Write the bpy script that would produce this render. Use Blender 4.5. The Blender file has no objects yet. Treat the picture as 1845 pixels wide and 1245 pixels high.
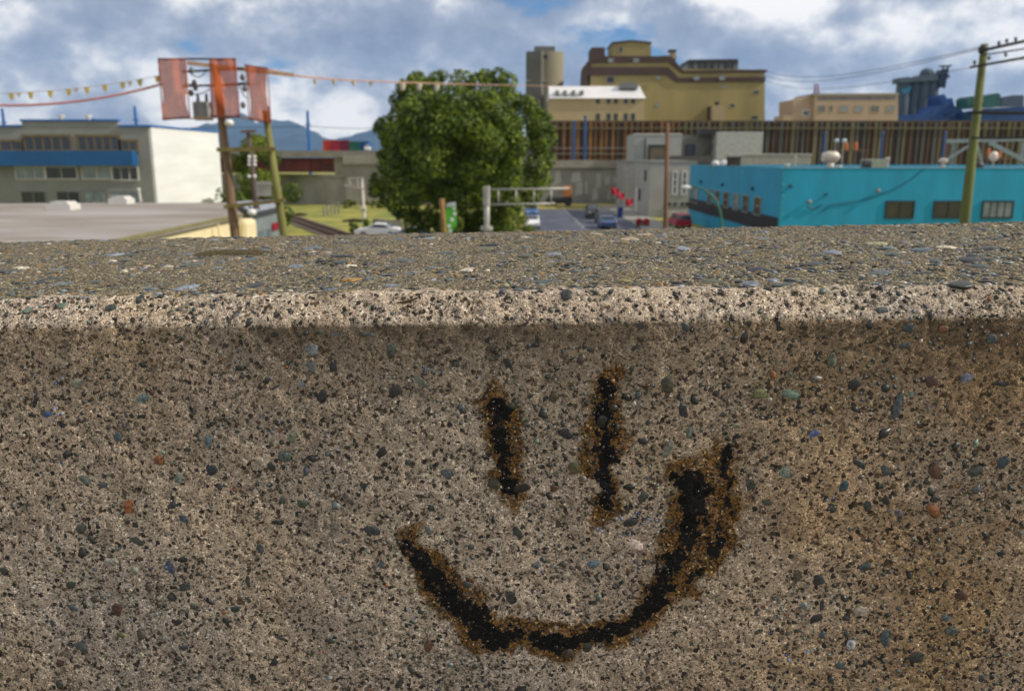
import bpy, bmesh, math, random
import numpy as np
from mathutils import Vector, Matrix, noise as mnoise
random.seed(7); np.random.seed(7)
R = math.radians
sc = bpy.context.scene
col = sc.collection

# ------------------------------------------------------------------ camera
H = 8.0                       # eye height above the street
FPX, CX, CY = 1500.0, 922.5, 622.5
PITCH = math.atan(337.5 / FPX)
camd = bpy.data.cameras.new('camera'); cam = bpy.data.objects.new('camera', camd); col.objects.link(cam)
cam.location = (0, 0, H); cam.rotation_euler = (math.pi / 2 - PITCH, 0, 0)
camd.sensor_width = 36; camd.lens = FPX / 1845 * 36
camd.clip_start = 0.02; camd.clip_end = 40000
camd.dof.use_dof = True; camd.dof.focus_distance = 0.53; camd.dof.aperture_fstop = 12.5; camd.dof.aperture_blades = 7
sc.camera = cam

# ------------------------------------------------------------------ light and sky
SUN_EL, SUN_AZ = R(36), R(-7.5)          # azimuth measured from +X towards +Y
sd = Vector((math.cos(SUN_EL) * math.cos(SUN_AZ), math.cos(SUN_EL) * math.sin(SUN_AZ), math.sin(SUN_EL)))
sl = bpy.data.lights.new('sun', 'SUN'); so = bpy.data.objects.new('sun', sl); col.objects.link(so)
sl.energy = 4.6; sl.angle = R(0.6); sl.color = (1.0, 0.91, 0.78)
so.rotation_euler = sd.to_track_quat('Z', 'Y').to_euler()
world = bpy.data.worlds.new('World'); sc.world = world; world.use_nodes = True
wt = world.node_tree; wn = wt.nodes; wl = wt.links; wn.clear()
def wnode(t, **k):
    n = wn.new(t)
    for a, b in k.items(): setattr(n, a, b)
    return n
def wmath(op, a, b=None, clamp=False):
    n = wnode('ShaderNodeMath', operation=op, use_clamp=clamp)
    for i, q in enumerate((a, b)):
        if q is None: continue
        if isinstance(q, (int, float)): n.inputs[i].default_value = q
        else: wl.new(q, n.inputs[i])
    return n.outputs[0]
def wramp(src, stops):
    n = wnode('ShaderNodeValToRGB'); e = n.color_ramp.elements
    while len(e) < len(stops): e.new(0.5)
    for q, (p, c) in zip(e, stops): q.position = p; q.color = (*c, 1)
    wl.new(src, n.inputs[0]); return n.outputs[0]
sky = wnode('ShaderNodeTexSky', sky_type='NISHITA', sun_disc=False)
sky.sun_elevation = SUN_EL; sky.sun_rotation = math.pi / 2 - SUN_AZ
sky.air_density = 1.0; sky.dust_density = 0.6; sky.ozone_density = 2.5; sky.altitude = 10
tc = wnode('ShaderNodeTexCoord')
def wnoise(scale, detail, loc, sx=1, sz=2.3, rough=0.55, dist=0.0):
    m = wnode('ShaderNodeMapping'); wl.new(tc.outputs['Generated'], m.inputs[0])
    m.inputs['Location'].default_value = loc; m.inputs['Scale'].default_value = (sx, sx, sz)
    n = wnode('ShaderNodeTexNoise'); n.inputs['Scale'].default_value = scale; n.inputs['Detail'].default_value = detail
    n.inputs['Roughness'].default_value = rough; n.inputs['Distortion'].default_value = dist
    wl.new(m.outputs[0], n.inputs['Vector']); return n.outputs['Fac']
cover = wramp(wnoise(4.2, 7, (3.1, 0.4, 1.9), sz=2.6), [(0.31, (0, 0, 0)), (0.37, (1, 1, 1))])
puff = wnoise(6.6, 12, (5.7, 1.2, 4.1), sz=1.45, rough=0.60, dist=0.0)
broad = wnoise(2.6, 3, (8.3, 1.0, 0.2), sz=3.0)
bright = wmath('ADD', wmath('MULTIPLY', puff, 0.72), wmath('MULTIPLY', broad, 0.34))
ccol = wramp(bright, [(0.42, (2.7, 3.1, 4.2)), (0.49, (4.0, 4.4, 5.4)), (0.53, (6.0, 6.2, 6.9)), (0.56, (9.0, 8.9, 8.9)), (0.60, (12.6, 12.0, 11.3))])
mix = wnode('ShaderNodeMix', data_type='RGBA'); wl.new(cover, mix.inputs[0])
bl = wnode('ShaderNodeMix', data_type='RGBA', blend_type='MULTIPLY'); bl.inputs[0].default_value = 1
wl.new(sky.outputs[0], bl.inputs[6]); bl.inputs[7].default_value = (0.45, 0.72, 1.05, 1)
wl.new(bl.outputs[2], mix.inputs[6]); wl.new(ccol, mix.inputs[7])
bg = wnode('ShaderNodeBackground'); bg.inputs[1].default_value = 0.10
wl.new(mix.outputs[2], bg.inputs[0]); wo = wnode('ShaderNodeOutputWorld'); wl.new(bg.outputs[0], wo.inputs[0])
sc.view_settings.view_transform = 'Standard'; sc.view_settings.look = 'None'
sc.view_settings.gamma = 1; sc.view_settings.use_curve_mapping = False
sc.view_settings.exposure = 0.0
sc.render.engine = 'CYCLES'; sc.cycles.max_bounces = 6; sc.cycles.use_denoising = True

# ------------------------------------------------------------------ helpers
SP, CP = math.sin(PITCH), math.cos(PITCH)
def ray(px, py):
    a, dn = px - CX, py - CY
    return Vector((a, FPX * CP - dn * SP, -FPX * SP - dn * CP))
def P(px, py, D):                       # the point seen at (px, py) in the photograph, D metres ahead
    r = ray(px, py); return Vector((0, 0, H)) + r * (D / r.y)
def G(px, py, z=0.0):                   # the point seen at (px, py) on the level z
    r = ray(px, py); return Vector((0, 0, H)) + r * ((z - H) / r.z)
def tag(o, label=None, cat=None, group=None, kind=None):
    if label: o['label'] = label
    if cat: o['category'] = cat
    if group: o['group'] = group
    if kind: o['kind'] = kind
    return o
def empty(name, loc, label=None, cat=None, group=None, rz=0):
    o = bpy.data.objects.new(name, None); col.objects.link(o); o.location = loc; o.rotation_euler.z = rz
    o.empty_display_size = 0.3
    return tag(o, label, cat, group)
MATS = {}
def mat(name, c, rough=0.8, c2=None, scale=2.0, bump=0.0, metal=0.0, detail=5, stretch=(1, 1, 1), trans=0.0, alpha=1.0, contrast=(0.35, 0.65), spec=0.4):
    if name in MATS: return MATS[name]
    m = bpy.data.materials.new(name); m.use_nodes = True; nt = m.node_tree; b = nt.nodes['Principled BSDF']
    b.inputs['Roughness'].default_value = rough; b.inputs['Metallic'].default_value = metal
    b.inputs['Specular IOR Level'].default_value = spec
    if c2 is None: c2 = tuple(x * 0.72 for x in c)
    t = nt.nodes.new('ShaderNodeTexCoord'); mp = nt.nodes.new('ShaderNodeMapping'); mp.inputs['Scale'].default_value = stretch
    nt.links.new(t.outputs['Object'], mp.inputs[0])
    n = nt.nodes.new('ShaderNodeTexNoise'); n.inputs['Scale'].default_value = scale; n.inputs['Detail'].default_value = detail
    n.inputs['Roughness'].default_value = 0.6
    nt.links.new(mp.outputs[0], n.inputs['Vector'])
    r = nt.nodes.new('ShaderNodeValToRGB'); e = r.color_ramp.elements
    e[0].position, e[1].position = contrast; e[0].color = (*c2, 1); e[1].color = (*c, 1)
    nt.links.new(n.outputs['Fac'], r.inputs[0]); nt.links.new(r.outputs[0], b.inputs['Base Color'])
    if bump:
        bp = nt.nodes.new('ShaderNodeBump'); bp.inputs['Strength'].default_value = bump; bp.inputs['Distance'].default_value = 0.05
        nt.links.new(n.outputs['Fac'], bp.inputs['Height']); nt.links.new(bp.outputs[0], b.inputs['Normal'])
    if alpha < 1: b.inputs['Alpha'].default_value = alpha
    if trans:
        tr = nt.nodes.new('ShaderNodeBsdfTranslucent'); nt.links.new(r.outputs[0], tr.inputs[0])
        mx = nt.nodes.new('ShaderNodeMixShader'); mx.inputs[0].default_value = trans
        out = nt.nodes['Material Output']
        nt.links.new(b.outputs[0], mx.inputs[1]); nt.links.new(tr.outputs[0], mx.inputs[2])
        if alpha < 1:
            b.inputs['Alpha'].default_value = 1
            tp = nt.nodes.new('ShaderNodeBsdfTransparent'); m2 = nt.nodes.new('ShaderNodeMixShader'); m2.inputs[0].default_value = alpha
            nt.links.new(tp.outputs[0], m2.inputs[1]); nt.links.new(mx.outputs[0], m2.inputs[2]); nt.links.new(m2.outputs[0], out.inputs[0])
        else: nt.links.new(mx.outputs[0], out.inputs[0])
    MATS[name] = m; return m

class MB:
    def __init__(s): s.v = []; s.f = []
    def box(s, x0, x1, y0, y1, z0, z1):
        n = len(s.v)
        s.v += [(x0, y0, z0), (x1, y0, z0), (x1, y1, z0), (x0, y1, z0), (x0, y0, z1), (x1, y0, z1), (x1, y1, z1), (x0, y1, z1)]
        s.f += [tuple(n + i for i in q) for q in ((0, 3, 2, 1), (4, 5, 6, 7), (0, 1, 5, 4), (1, 2, 6, 5), (2, 3, 7, 6), (3, 0, 4, 7))]
        return s
    def prism_y(s, pts, y0, y1):        # outline in (x, z), extruded along y
        n = len(s.v); k = len(pts)
        s.v += [(x, y0, z) for x, z in pts] + [(x, y1, z) for x, z in pts]
        s.f.append(tuple(n + i for i in range(k))); s.f.append(tuple(n + k + i for i in reversed(range(k))))
        for i in range(k):
            j = (i + 1) % k; s.f.append((n + i, n + k + i, n + k + j, n + j))
        return s
    def prism_z(s, pts, z0, z1):
        n = len(s.v); k = len(pts)
        s.v += [(x, y, z0) for x, y in pts] + [(x, y, z1) for x, y in pts]
        s.f.append(tuple(n + i for i in reversed(range(k)))); s.f.append(tuple(n + k + i for i in range(k)))
        for i in range(k):
            j = (i + 1) % k; s.f.append((n + i, n + j, n + k + j, n + k + i))
        return s
    def tube(s, pts, rad, seg=8, cap=True):
        pts = [Vector(p) for p in pts]; k = len(pts)
        if not hasattr(rad, '__len__'): rad = [rad] * k
        n = len(s.v)
        for i, p in enumerate(pts):
            d = (pts[min(i + 1, k - 1)] - pts[max(i - 1, 0)]).normalized()
            a = d.cross(Vector((0, 0, 1))) if abs(d.z) < 0.95 else d.cross(Vector((1, 0, 0)))
            a.normalize(); b = d.cross(a)
            for j in range(seg):
                t = 2 * math.pi * j / seg; q = p + (a * math.cos(t) + b * math.sin(t)) * rad[i]; s.v.append(tuple(q))
        for i in range(k - 1):
            for j in range(seg):
                jj = (j + 1) % seg; s.f.append((n + i * seg + j, n + i * seg + jj, n + (i + 1) * seg + jj, n + (i + 1) * seg + j))
        if cap:
            s.f.append(tuple(n + j for j in reversed(range(seg)))); s.f.append(tuple(n + (k - 1) * seg + j for j in range(seg)))
        return s
    def ball(s, c, r, seg=10, rings=6, sq=(1, 1, 1)):
        n = len(s.v); c = Vector(c)
        for i in range(rings + 1):
            th = math.pi * i / rings
            for j in range(seg):
                ph = 2 * math.pi * j / seg
                s.v.append((c.x + r * sq[0] * math.sin(th) * math.cos(ph), c.y + r * sq[1] * math.sin(th) * math.sin(ph), c.z + r * sq[2] * math.cos(th)))
        for i in range(rings):
            for j in range(seg):
                jj = (j + 1) % seg; s.f.append((n + i * seg + j, n + (i + 1) * seg + j, n + (i + 1) * seg + jj, n + i * seg + jj))
        return s
    def build(s, name, m, parent=None, origin=None, smooth=False, bevel=0):
        o0 = Vector(origin) if origin is not None else Vector((0, 0, 0))
        me = bpy.data.meshes.new(name); me.from_pydata([tuple(Vector(v) - o0) for v in s.v], [], s.f); me.update()
        me.materials.append(m)
        if smooth: me.polygons.foreach_set('use_smooth', [True] * len(me.polygons))
        o = bpy.data.objects.new(name, me); col.objects.link(o); o.location = o0
        if bevel:
            b = o.modifiers.new('bevel', 'BEVEL'); b.width = bevel; b.segments = 2; b.limit_method = 'ANGLE'
        if parent is not None:
            o.parent = parent
            if origin is None:       # vertices were given in world space
                bpy_mat = Matrix.LocRotScale(parent.location, parent.rotation_euler, None)
                o.matrix_parent_inverse = bpy_mat.inverted()
        return o
def bx(name, m, parent, x0, x1, y0, y1, z0, z1, bevel=0):
    return MB().box(x0, x1, y0, y1, z0, z1).build(name, m, parent, bevel=bevel)
def copy_tree(o, parent=None):
    c = o.copy(); col.objects.link(c)
    if parent is not None: c.parent = parent
    for ch in [q for q in list(col.objects) if q.parent == o]: copy_tree(ch, c)
    return c

# ------------------------------------------------------------------ materials
M_glass = mat('window_glass', (0.035, 0.045, 0.055), 0.12, scale=0.7, spec=0.8)
M_glass_pale = mat('pale_glass', (0.30, 0.36, 0.38), 0.2, (0.16, 0.2, 0.22), 0.9, spec=0.8)
M_dark = mat('dark_metal', (0.03, 0.03, 0.03), 0.55)
M_concrete = mat('aged_concrete', (0.33, 0.31, 0.26), 0.9, (0.23, 0.215, 0.18), 0.35, 0.15, stretch=(1, 1, 0.5))
M_concrete2 = mat('mural_concrete', (0.33, 0.32, 0.275), 0.9, (0.23, 0.22, 0.19), 0.22, 0.1)
M_white = mat('white_paint', (0.66, 0.64, 0.60), 0.6, (0.57, 0.55, 0.51), 0.6)
M_blue = mat('blue_paint', (0.025, 0.15, 0.45), 0.45, (0.02, 0.11, 0.36), 0.6)
M_gray = mat('grey_render', (0.27, 0.275, 0.25), 0.85, (0.23, 0.235, 0.21), 0.5)
M_metalgrey = mat('galvanised_metal', (0.42, 0.41, 0.37), 0.5, metal=0.3, scale=3)
M_wood = mat('pole_wood', (0.19, 0.12, 0.07), 0.9, (0.10, 0.065, 0.04), 3, 0.3, stretch=(1, 1, 0.15))
M_woodg = mat('green_treated_wood', (0.20, 0.19, 0.06), 0.9, (0.12, 0.115, 0.04), 3, 0.3, stretch=(1, 1, 0.15))
M_lamp = mat('lamp_white', (0.82, 0.81, 0.78), 0.35)

# ------------------------------------------------------------------ ground
def sheet(name, m, pts, z, kind='structure', n=1):
    mb = MB(); mb.v = [(x, y, z) for x, y in pts]; mb.f = [tuple(range(len(pts)))]
    return tag(mb.build(name, m), kind=kind)
M_grass = mat('dry_grass_ground', (0.30, 0.27, 0.05), 1.0, (0.14, 0.17, 0.03), 0.2, 0.3, detail=9, contrast=(0.42, 0.58))
M_asphalt = mat('asphalt', (0.09, 0.10, 0.135), 0.8, (0.04, 0.045, 0.065), 0.3, 0.1, detail=8, contrast=(0.4, 0.6))  # strong light and dark patches imitate shadows lying on the street
M_verge = mat('verge_grass', (0.34, 0.27, 0.06), 1.0, (0.12, 0.12, 0.03), 0.6, detail=7)
M_gravel = mat('gravel_ballast', (0.17, 0.14, 0.115), 1.0, (0.09, 0.07, 0.055), 5, 0.3)
sheet('ground', M_grass, [(-9000, -400), (9000, -400), (9000, 12000), (-9000, 12000)], 0)
sheet('road', M_asphalt, [(2.0, 20), (15.0, 20), (15.0, 129), (26, 134), (-4, 134), (2.0, 129)], 0.012)
sheet('car_park', M_asphalt, [(-15.5, 20), (-1.5, 20), (-1.5, 88), (-15.5, 88)], 0.010)
sheet('verge', M_verge, [(-10, 134.2), (40, 134.2), (40, 156), (-10, 156)], 0.014)
tag(MB().box(15.0, 18.8, 20, 144, 0, 0.13).build('pavement', mat('pavement_concrete', (0.30, 0.28, 0.25), 0.9, scale=0.8)), kind='structure')
for k in range(9):
    pass
M_line = mat('road_paint', (0.55, 0.54, 0.5), 0.7, (0.3, 0.3, 0.28), 2)
lm = MB()
for k in range(12):
    y = 88 + 5 * k; lm.v += [(8.3, y, .016), (8.45, y, .016), (8.45, y + 2.5, .016), (8.3, y + 2.5, .016)]; lm.f.append(tuple(range(4 * k, 4 * k + 4)))
tag(lm.build('road_marking', M_line), kind='structure')

# mountains, far
def ridge(name, m, y, pts, z_of, depth):
    xs = np.linspace(pts[0][0], pts[-1][0], 260); zs = np.interp(xs, [p[0] for p in pts], [p[1] for p in pts])
    mb = MB(); rows = 14
    for r in range(rows + 1):
        t = r / rows
        for x, z in zip(xs, zs):
            nz = mnoise.fractal(Vector((x * 0.0016 + y, t * 2.5, y)), 0.9, 2.1, 6) * 190 * (0.3 + t)
            zz = z * (t ** 0.8) + nz * (1 if r else 0)
            mb.v.append((x, y + depth * (1 - (1 - t) ** 1.0) + nz * 1.5, max(zz, 0) if r else -5))
    n = len(xs)
    for r in range(rows):
        for i in range(n - 1): mb.f.append((r * n + i, r * n + i + 1, (r + 1) * n + i + 1, (r + 1) * n + i))
    return tag(mb.build(name, m, smooth=True), kind='structure')
M_hill = mat('forested_hill', (0.030, 0.06, 0.085), 1.0, (0.018, 0.036, 0.05), 0.004, contrast=(0.4, 0.6))  # bluish base colour carries part of the distance haze
D = 8000; q = D / 1537
ridge('hills', M_hill, D, [((x - 922) * q, (285 - y) * q * 1.18) for x, y in [(-900, 240), (-300, 225), (20, 232), (260, 222), (420, 226), (480, 232), (540, 246), (600, 240), (640, 226), (700, 232), (900, 245), (1200, 252), (1400, 244), (1700, 250), (2200, 235), (2900, 240)]], None, 2500)

# ------------------------------------------------------------------ building helpers
def win(parent, x0, x1, z0, z1, y, glass=None, frame=None, mull=1, fw=0.12, side=None, bars=0):
    """window in a wall whose outer face is y = const (side None) or x = const (side = +1/-1, then y is that x)"""
    glass = glass or M_glass; frame = frame or M_dark
    fr = MB()
    def put(a0, a1, c0, c1, d0, d1):
        if side is None: return (a0, a1, y - d1, y - d0, c0, c1)
        s = side; xs = sorted((y + s * d0, y + s * d1)); return (xs[0], xs[1], a0, a1, c0, c1)
    fr.box(*put(x0 - fw, x1 + fw, z1, z1 + fw, 0.0, 0.10)); fr.box(*put(x0 - fw, x1 + fw, z0 - fw, z0, 0.0, 0.14))
    fr.box(*put(x0 - fw, x0, z0, z1, 0.0, 0.10)); fr.box(*put(x1, x1 + fw, z0, z1, 0.0, 0.10))
    for k in range(1, mull + 1):
        if mull >= 1 and k <= mull - 0:
            xm = x0 + (x1 - x0) * k / (mull + 1); fr.box(*put(xm - fw * .3, xm + fw * .3, z0, z1, 0.03, 0.08))
    for k in range(1, bars + 1):
        zm = z0 + (z1 - z0) * k / (bars + 1); fr.box(*put(x0, x1, zm - fw * .3, zm + fw * .3, 0.035, 0.085))
    f = fr.build('window', frame, parent)
    p = MB().box(*put(x0, x1, z0, z1, 0.005, 0.03)).build('pane', glass); p.parent = f
    p.matrix_parent_inverse = (Matrix.Translation(parent.location)).inverted() if False else Matrix()
    # window mesh sits in world space through its parent inverse
    return f
def wpx(parent, px0, py0, px1, py1, D, **k):
    a = P(px0, py1, D); b = P(px1, py0, D); zt = P((px0 + px1) / 2, py0, D).z; zb = P((px0 + px1) / 2, py1, D).z
    xm = (P(px0, (py0 + py1) / 2, D).x, P(px1, (py0 + py1) / 2, D).x)
    return win(parent, xm[0], xm[1], zb, zt, D, **k)
def X(px, py, D): return P(px, py, D).x
def Z(py, D): return P(CX, py, D).z

# ------------------------------------------------------------------ grey and white building, left
c0 = P(268, 229, 92); c1 = P(395, 238, 113)
xr = (c0.x + c1.x) / 2; zr = c0.z; xl = -75.0
b = empty('office_building', ((xl + xr) / 2, 92, 0), 'grey and white office building with blue balcony band at far left', 'building')
MB().box(xl, xr - 0.25, 92, 113, 0, zr).build('wall', M_gray, b)
M_whitewall = mat('white_block_wall', (0.72, 0.73, 0.72), 0.7, (0.62, 0.63, 0.62), 0.3, stretch=(1, .3, 3))
tag(MB().box(xr - 0.25, xr, 92.1, 113, 0, zr - .05).build('side_wall', M_whitewall, b), 'plain bright white windowless side wall')
z1 = Z(219, 92)
MB().box(X(39, 222, 92), X(212, 222, 92), 91.98, 92.5, zr - .02, z1).build('raised_parapet', M_gray, b)
cp = MB(); w = .2
cp.box(X(39, 222, 92) - .1, X(212, 222, 92) + .1, 91.85, 92.6, z1, z1 + w)
cp.box(xl, X(39, 222, 92) - .1, 91.85, 92.6, zr, zr + w); cp.box(X(212, 222, 92) + .1, xr + .1, 91.85, 92.6, zr, zr + w)
cp.box(xr - .5, xr + .1, 92.6, 113, zr, zr + w); cp.build('coping', M_blue, b)
M_bal = mat('balcony_blue', (0.012, 0.105, 0.28), 0.4, (0.010, 0.085, 0.23), 0.5)
MB().box(xl, X(248, 285, 92), 90.7, 92, Z(299, 92), Z(272, 91)).build('balcony_band', M_bal, b)
for (a, b2, c, d, mu) in [(45, 247, 126, 270, 4), (142, 247, 214, 270, 4), (219, 256, 246, 270, 1), (2, 256, 40, 270, 1)]:
    wpx(b, a, b2, c, d, 92, mull=mu, frame=mat('ochre_frame', (.20, .15, .07)), bars=0, fw=.25)
for (a, b2, c, d, mu, g) in [(30, 302, 80, 322, 2, M_glass_pale), (84, 302, 138, 322, 1, M_glass), (150, 302, 200, 322, 1, M_glass_pale), (204, 302, 248, 324, 2, M_glass)]:
    wpx(b, a, b2, c, d, 92, mull=mu, frame=M_white, glass=g, fw=.12)
for (a, c, g) in [(40, 82, M_glass), (104, 143, M_glass), (152, 186, M_glass_pale), (198, 250, M_glass_pale)]:
    wpx(b, a, 346, c, 365, 92, mull=1, frame=M_gray, glass=g)
for px in (111, 160):
    p = P(px, 219, 95); v = empty('roof_vent', (p.x, 95, zr), 'small white vent pipe on the %s of the office roof' % ('left' if px < 130 else 'middle'), 'vent')
    MB().tube([(p.x, 95, zr), (p.x, 95, Z(211, 95))], .22).build('pipe', M_white, v)
    MB().tube([(p.x, 95, Z(211, 95)), (p.x, 95, Z(208, 95))], .38).build('cap', M_white, v)

# ------------------------------------------------------------------ low flat-roofed buildings, lower left
M_roofgrey = mat('torch_on_roof', (0.34, 0.32, 0.30), 0.9, (0.20, 0.165, 0.13), 0.25, 0.08, detail=8, stretch=(0.35, 1, 1))
M_cream = mat('cream_stucco', (0.74, 0.64, 0.38), 0.85, (0.66, 0.57, 0.34), 0.8)
zR = 4.3
e0 = G(212, 432, zR); e1 = G(437, 386, zR); e2 = G(506, 370, zR); xe = (e0.x + e1.x) / 2
bA = empty('low_warehouse', (-35, 40, 0), 'low cream warehouse with wide flat grey roof behind the parapet', 'building')
rA = [(-62, 24), (e0.x + .9, 24), (e0.x, e0.y), (e1.x, e1.y), (e1.x - 6, e1.y + 15), (-62, e1.y + 11)]
inn = [(-62, 24.2), (e0.x + .5, 24.2), (e0.x - .35, e0.y), (e1.x - .35, e1.y - .3), (e1.x - 6.3, e1.y + 14.6), (-62, e1.y + 10.5)]
MB().prism_z(inn, 0, zR - .25).build('wall', M_cream, bA)
MB().prism_z(rA, zR - .25, zR).build('roof', M_roofgrey, bA)
fs = MB()
for (p, q2) in ((rA[1], rA[2]), (rA[2], rA[3])):
    p3 = Vector((p[0], p[1], 0)); q3 = Vector((q2[0], q2[1], 0)); d = (q3 - p3).normalized(); nrm = Vector((d.y, -d.x, 0)) * .06
    fs.prism_z([tuple((p3 - nrm * .2)[:2]), tuple((p3 + nrm)[:2]), tuple((q3 + nrm)[:2]), tuple((q3 - nrm * .2)[:2])], zR - .12, zR + .05)
fs.build('roof_edge', mat('olive_trim', (0.22, 0.2, 0.08), .7), bA)
t0 = P(355, 425, 0 + e0.y * .35 + e1.y * .65)
wv = MB().box(e1.x - .25, e1.x - .1, e1.y - 13, e1.y - 10.4, .1, 2.7); wv.build('door', mat('cream_door', (.50, .42, .27), .7), bA)
dp = MB().tube([(e1.x + .06, e1.y - 5, 0), (e1.x + .06, e1.y - 5, zR - .3)], .07); dp.build('downpipe', M_cream, bA)
tag(MB().box(e1.x - 1.6, e1.x + .35, e1.y - .3, e1.y + 2, 0, zR - .4).build('corner_post', M_cream, bA, bevel=.3), 'rounded cream corner pillar')
bB = empty('low_annexe', (e1.x - 3, e1.y + 8, 0), 'small blue-grey annexe with dark eaves beyond the cream warehouse', 'building')
M_bgrey = mat('blue_grey_siding', (0.20, 0.235, 0.24), 0.7, (0.15, 0.18, 0.185), 1.0, stretch=(1, 1, 3))
aB = [(e1.x - .1, e1.y + 2.3), (e2.x + .1, e2.y), (X(500, 365, e2.y + 9), e2.y + 9), (e1.x - 5.3, e1.y + 15.3)]
MB().prism_z(aB, 0, zR - .45).build('wall', M_bgrey, bB)
cB = Vector((sum(p[0] for p in aB) / 4, sum(p[1] for p in aB) / 4))
MB().prism_z([tuple(cB + (Vector(p) - cB) * 1.06) for p in aB], zR - .45, zR - .05).build('eaves', mat('dark_eaves', (.05, .06, .065), .6), bB)
MB().prism_z([tuple(cB + (Vector(p) - cB) * 1.05) for p in aB], zR - .048, zR + .05).build('roof', mat('pale_membrane', (.34, .37, .42), .8), bB)
d = (Vector(aB[1]) - Vector(aB[0])); dn = d.normalized()
s0 = Vector(aB[0]) + d * .58; s1 = Vector(aB[0]) + d * .86; nn = Vector((dn.y, -dn.x)) * .12
MB().prism_z([tuple(s0), tuple(s0 + nn), tuple(s1 + nn), tuple(s1)], zR - 1.75, zR - 1.2).build('sign_board', mat('red_sign', (.28, .012, .03), .5), bB)
for (u0, u1) in ((.08, .32), (.42, .54)):
    s0 = Vector(aB[0]) + d * u0; s1 = Vector(aB[0]) + d * u1
    MB().prism_z([tuple(s0), tuple(s0 + nn * .5), tuple(s1 + nn * .5), tuple(s1)], .1, zR - 1.5).build('door', mat('grey_door', (.12, .16, .18), .6), bB)
for i, (px, py, w, lab) in enumerate([(105, 379, 44, 'low white skylight box on the left of the grey roof'), (212, 368, 34, 'low white skylight box nearer the office on the grey roof')]):
    g = G(px, py, zR); ww = w * g.y / 1530
    v = empty('skylight', (g.x, g.y, zR), lab, 'skylight', 'skylights on the warehouse roof')
    MB().box(g.x - ww / 2, g.x + ww / 2, g.y, g.y + 1.5, zR, zR + .4).build('kerb', M_white, v)
    MB().prism_y([(g.x - ww / 2 + .1, zR + .4), (g.x + ww / 2 - .1, zR + .4), (g.x + ww / 2 - .3, zR + .6), (g.x - ww / 2 + .3, zR + .6)], g.y + .05, g.y + 1.4).build('dome', mat('skylight_cover', (.62, .60, .56), .4), v)
g = G(254, 364, zR)
v = empty('roof_pipe', (g.x, g.y, zR), 'thin upright white pipe at the far edge of the grey roof', 'pipe')
MB().tube([(g.x, g.y, zR), (g.x - .1, g.y, zR + 1.0)], .1).build('pipe', M_white, v)
MB().ball((g.x - .1, g.y, zR + 1.02), .16).build('cap', M_white, v)

# ------------------------------------------------------------------ utility frame with banners
DU = 24
def pole(name, a, b, D, r0, r1, m, label, cat='pole', group=None):
    pa, pb = P(*a, D), P(*b, D)              # top, bottom in view; carried on down to the ground
    dirn = (pb - pa).normalized(); k = pb.z / -dirn.z if dirn.z < 0 else 0; base = pb + dirn * k
    e = empty(name, base, label, cat, group)
    MB().tube([base, pb, pa], [r1 * 1.1, r1, r0], 12).build('shaft', m, e, smooth=True)
    return e, pa, pb, base
fr = empty('pole_frame', P(460, 427, DU) * 1, 'twin pole wooden frame with crossbars behind the orange banners', 'utility pole')
fr.location.z = 0
def seg(par, name, a, b, D0, D1, r0, r1, m, ground=False, n=10):
    pa, pb = P(*a, D0), P(*b, D1)
    pts = [pa, pb]; rr = [r0, r1]
    if ground:
        d = (pb - pa).normalized(); base = pb + d * (pb.z / -d.z); pts.append(base); rr.append(r1 * 1.08)
    return MB().tube(pts, rr, n).build(name, m, par, smooth=True)
seg(fr, 'pole', (388, 118), (424, 427), DU, DU, .10, .135, M_wood, True, 12)
seg(fr, 'pole', (478, 200), (512, 427), DU, DU, .09, .12, M_woodg, True, 12)
def beam(par, name, a, b, D0, D1, h, m, dep=.1):
    pa, pb = P(*a, D0), P(*b, D1); d = (pb - pa); L = d.length
    mb = MB().box(0, L, -dep / 2, dep / 2, -h / 2, h / 2); o = mb.build(name, m)
    o.parent = par; o.location = pa - par.location; o.rotation_mode = 'QUATERNION'; o.rotation_quaternion = d.to_track_quat('X', 'Z')
    return o
M_beam = mat('olive_beam', (0.22, 0.18, 0.06), .85, (.13, .10, .04), 4)
M_pale = mat('pale_beam', (0.50, 0.34, 0.22), .8, (.35, .23, .15), 4)
beam(fr, 'crossbar', (391, 270), (497, 269), DU - .16, DU - .16, .11, M_beam)
beam(fr, 'crossbar', (404, 373), (513, 361), DU - .16, DU - .16, .10, M_beam)
beam(fr, 'crossarm', (338, 114), (530, 136), DU + .15, DU + .6, .10, M_pale)
beam(fr, 'crossarm', (286, 107), (425, 107), DU - .12, DU - .12, .045, M_dark, .05)
beam(fr, 'crossarm', (330, 130), (440, 124), DU + .2, DU + .2, .05, M_dark)
beam(fr, 'crossarm', (330, 156), (450, 152), DU + .2, DU + .2, .05, M_dark)
beam(fr, 'crossarm', (292, 215), (428, 211), DU - .12, DU - .12, .04, M_pale, .05)
beam(fr, 'crossarm', (428, 211), (490, 222), DU - .12, DU - .12, .05, M_pale, .05)
beam(fr, 'crossarm', (440, 118), (482, 124), DU - .12, DU - .12, .04, M_dark, .05)
for (px, py) in [(345, 128), (350, 150), (344, 168), (437, 140), (441, 160), (352, 158), (438, 190)]:
    p = P(px, py, DU + .15); MB().ball(p, .075, 8, 5, (1, 1, 1.3)).build('insulator', mat('insulator_grey', (.16, .16, .17), .4), fr, smooth=True)
for k, (a, b2) in enumerate([((332, 150), (446, 147)), ((330, 165), (380, 160)), ((345, 135), (372, 128)), ((430, 150), (448, 178))]):
    pa, pb = P(*a, DU + .2), P(*b2, DU + .2)
    MB().tube([pa.lerp(pb, t) - Vector((0, 0, .12 * math.sin(math.pi * t))) for t in np.linspace(0, 1, 8)], .014, 5).build('wire', M_dark, fr)
p = P(366, 200, DU + .35)
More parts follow.
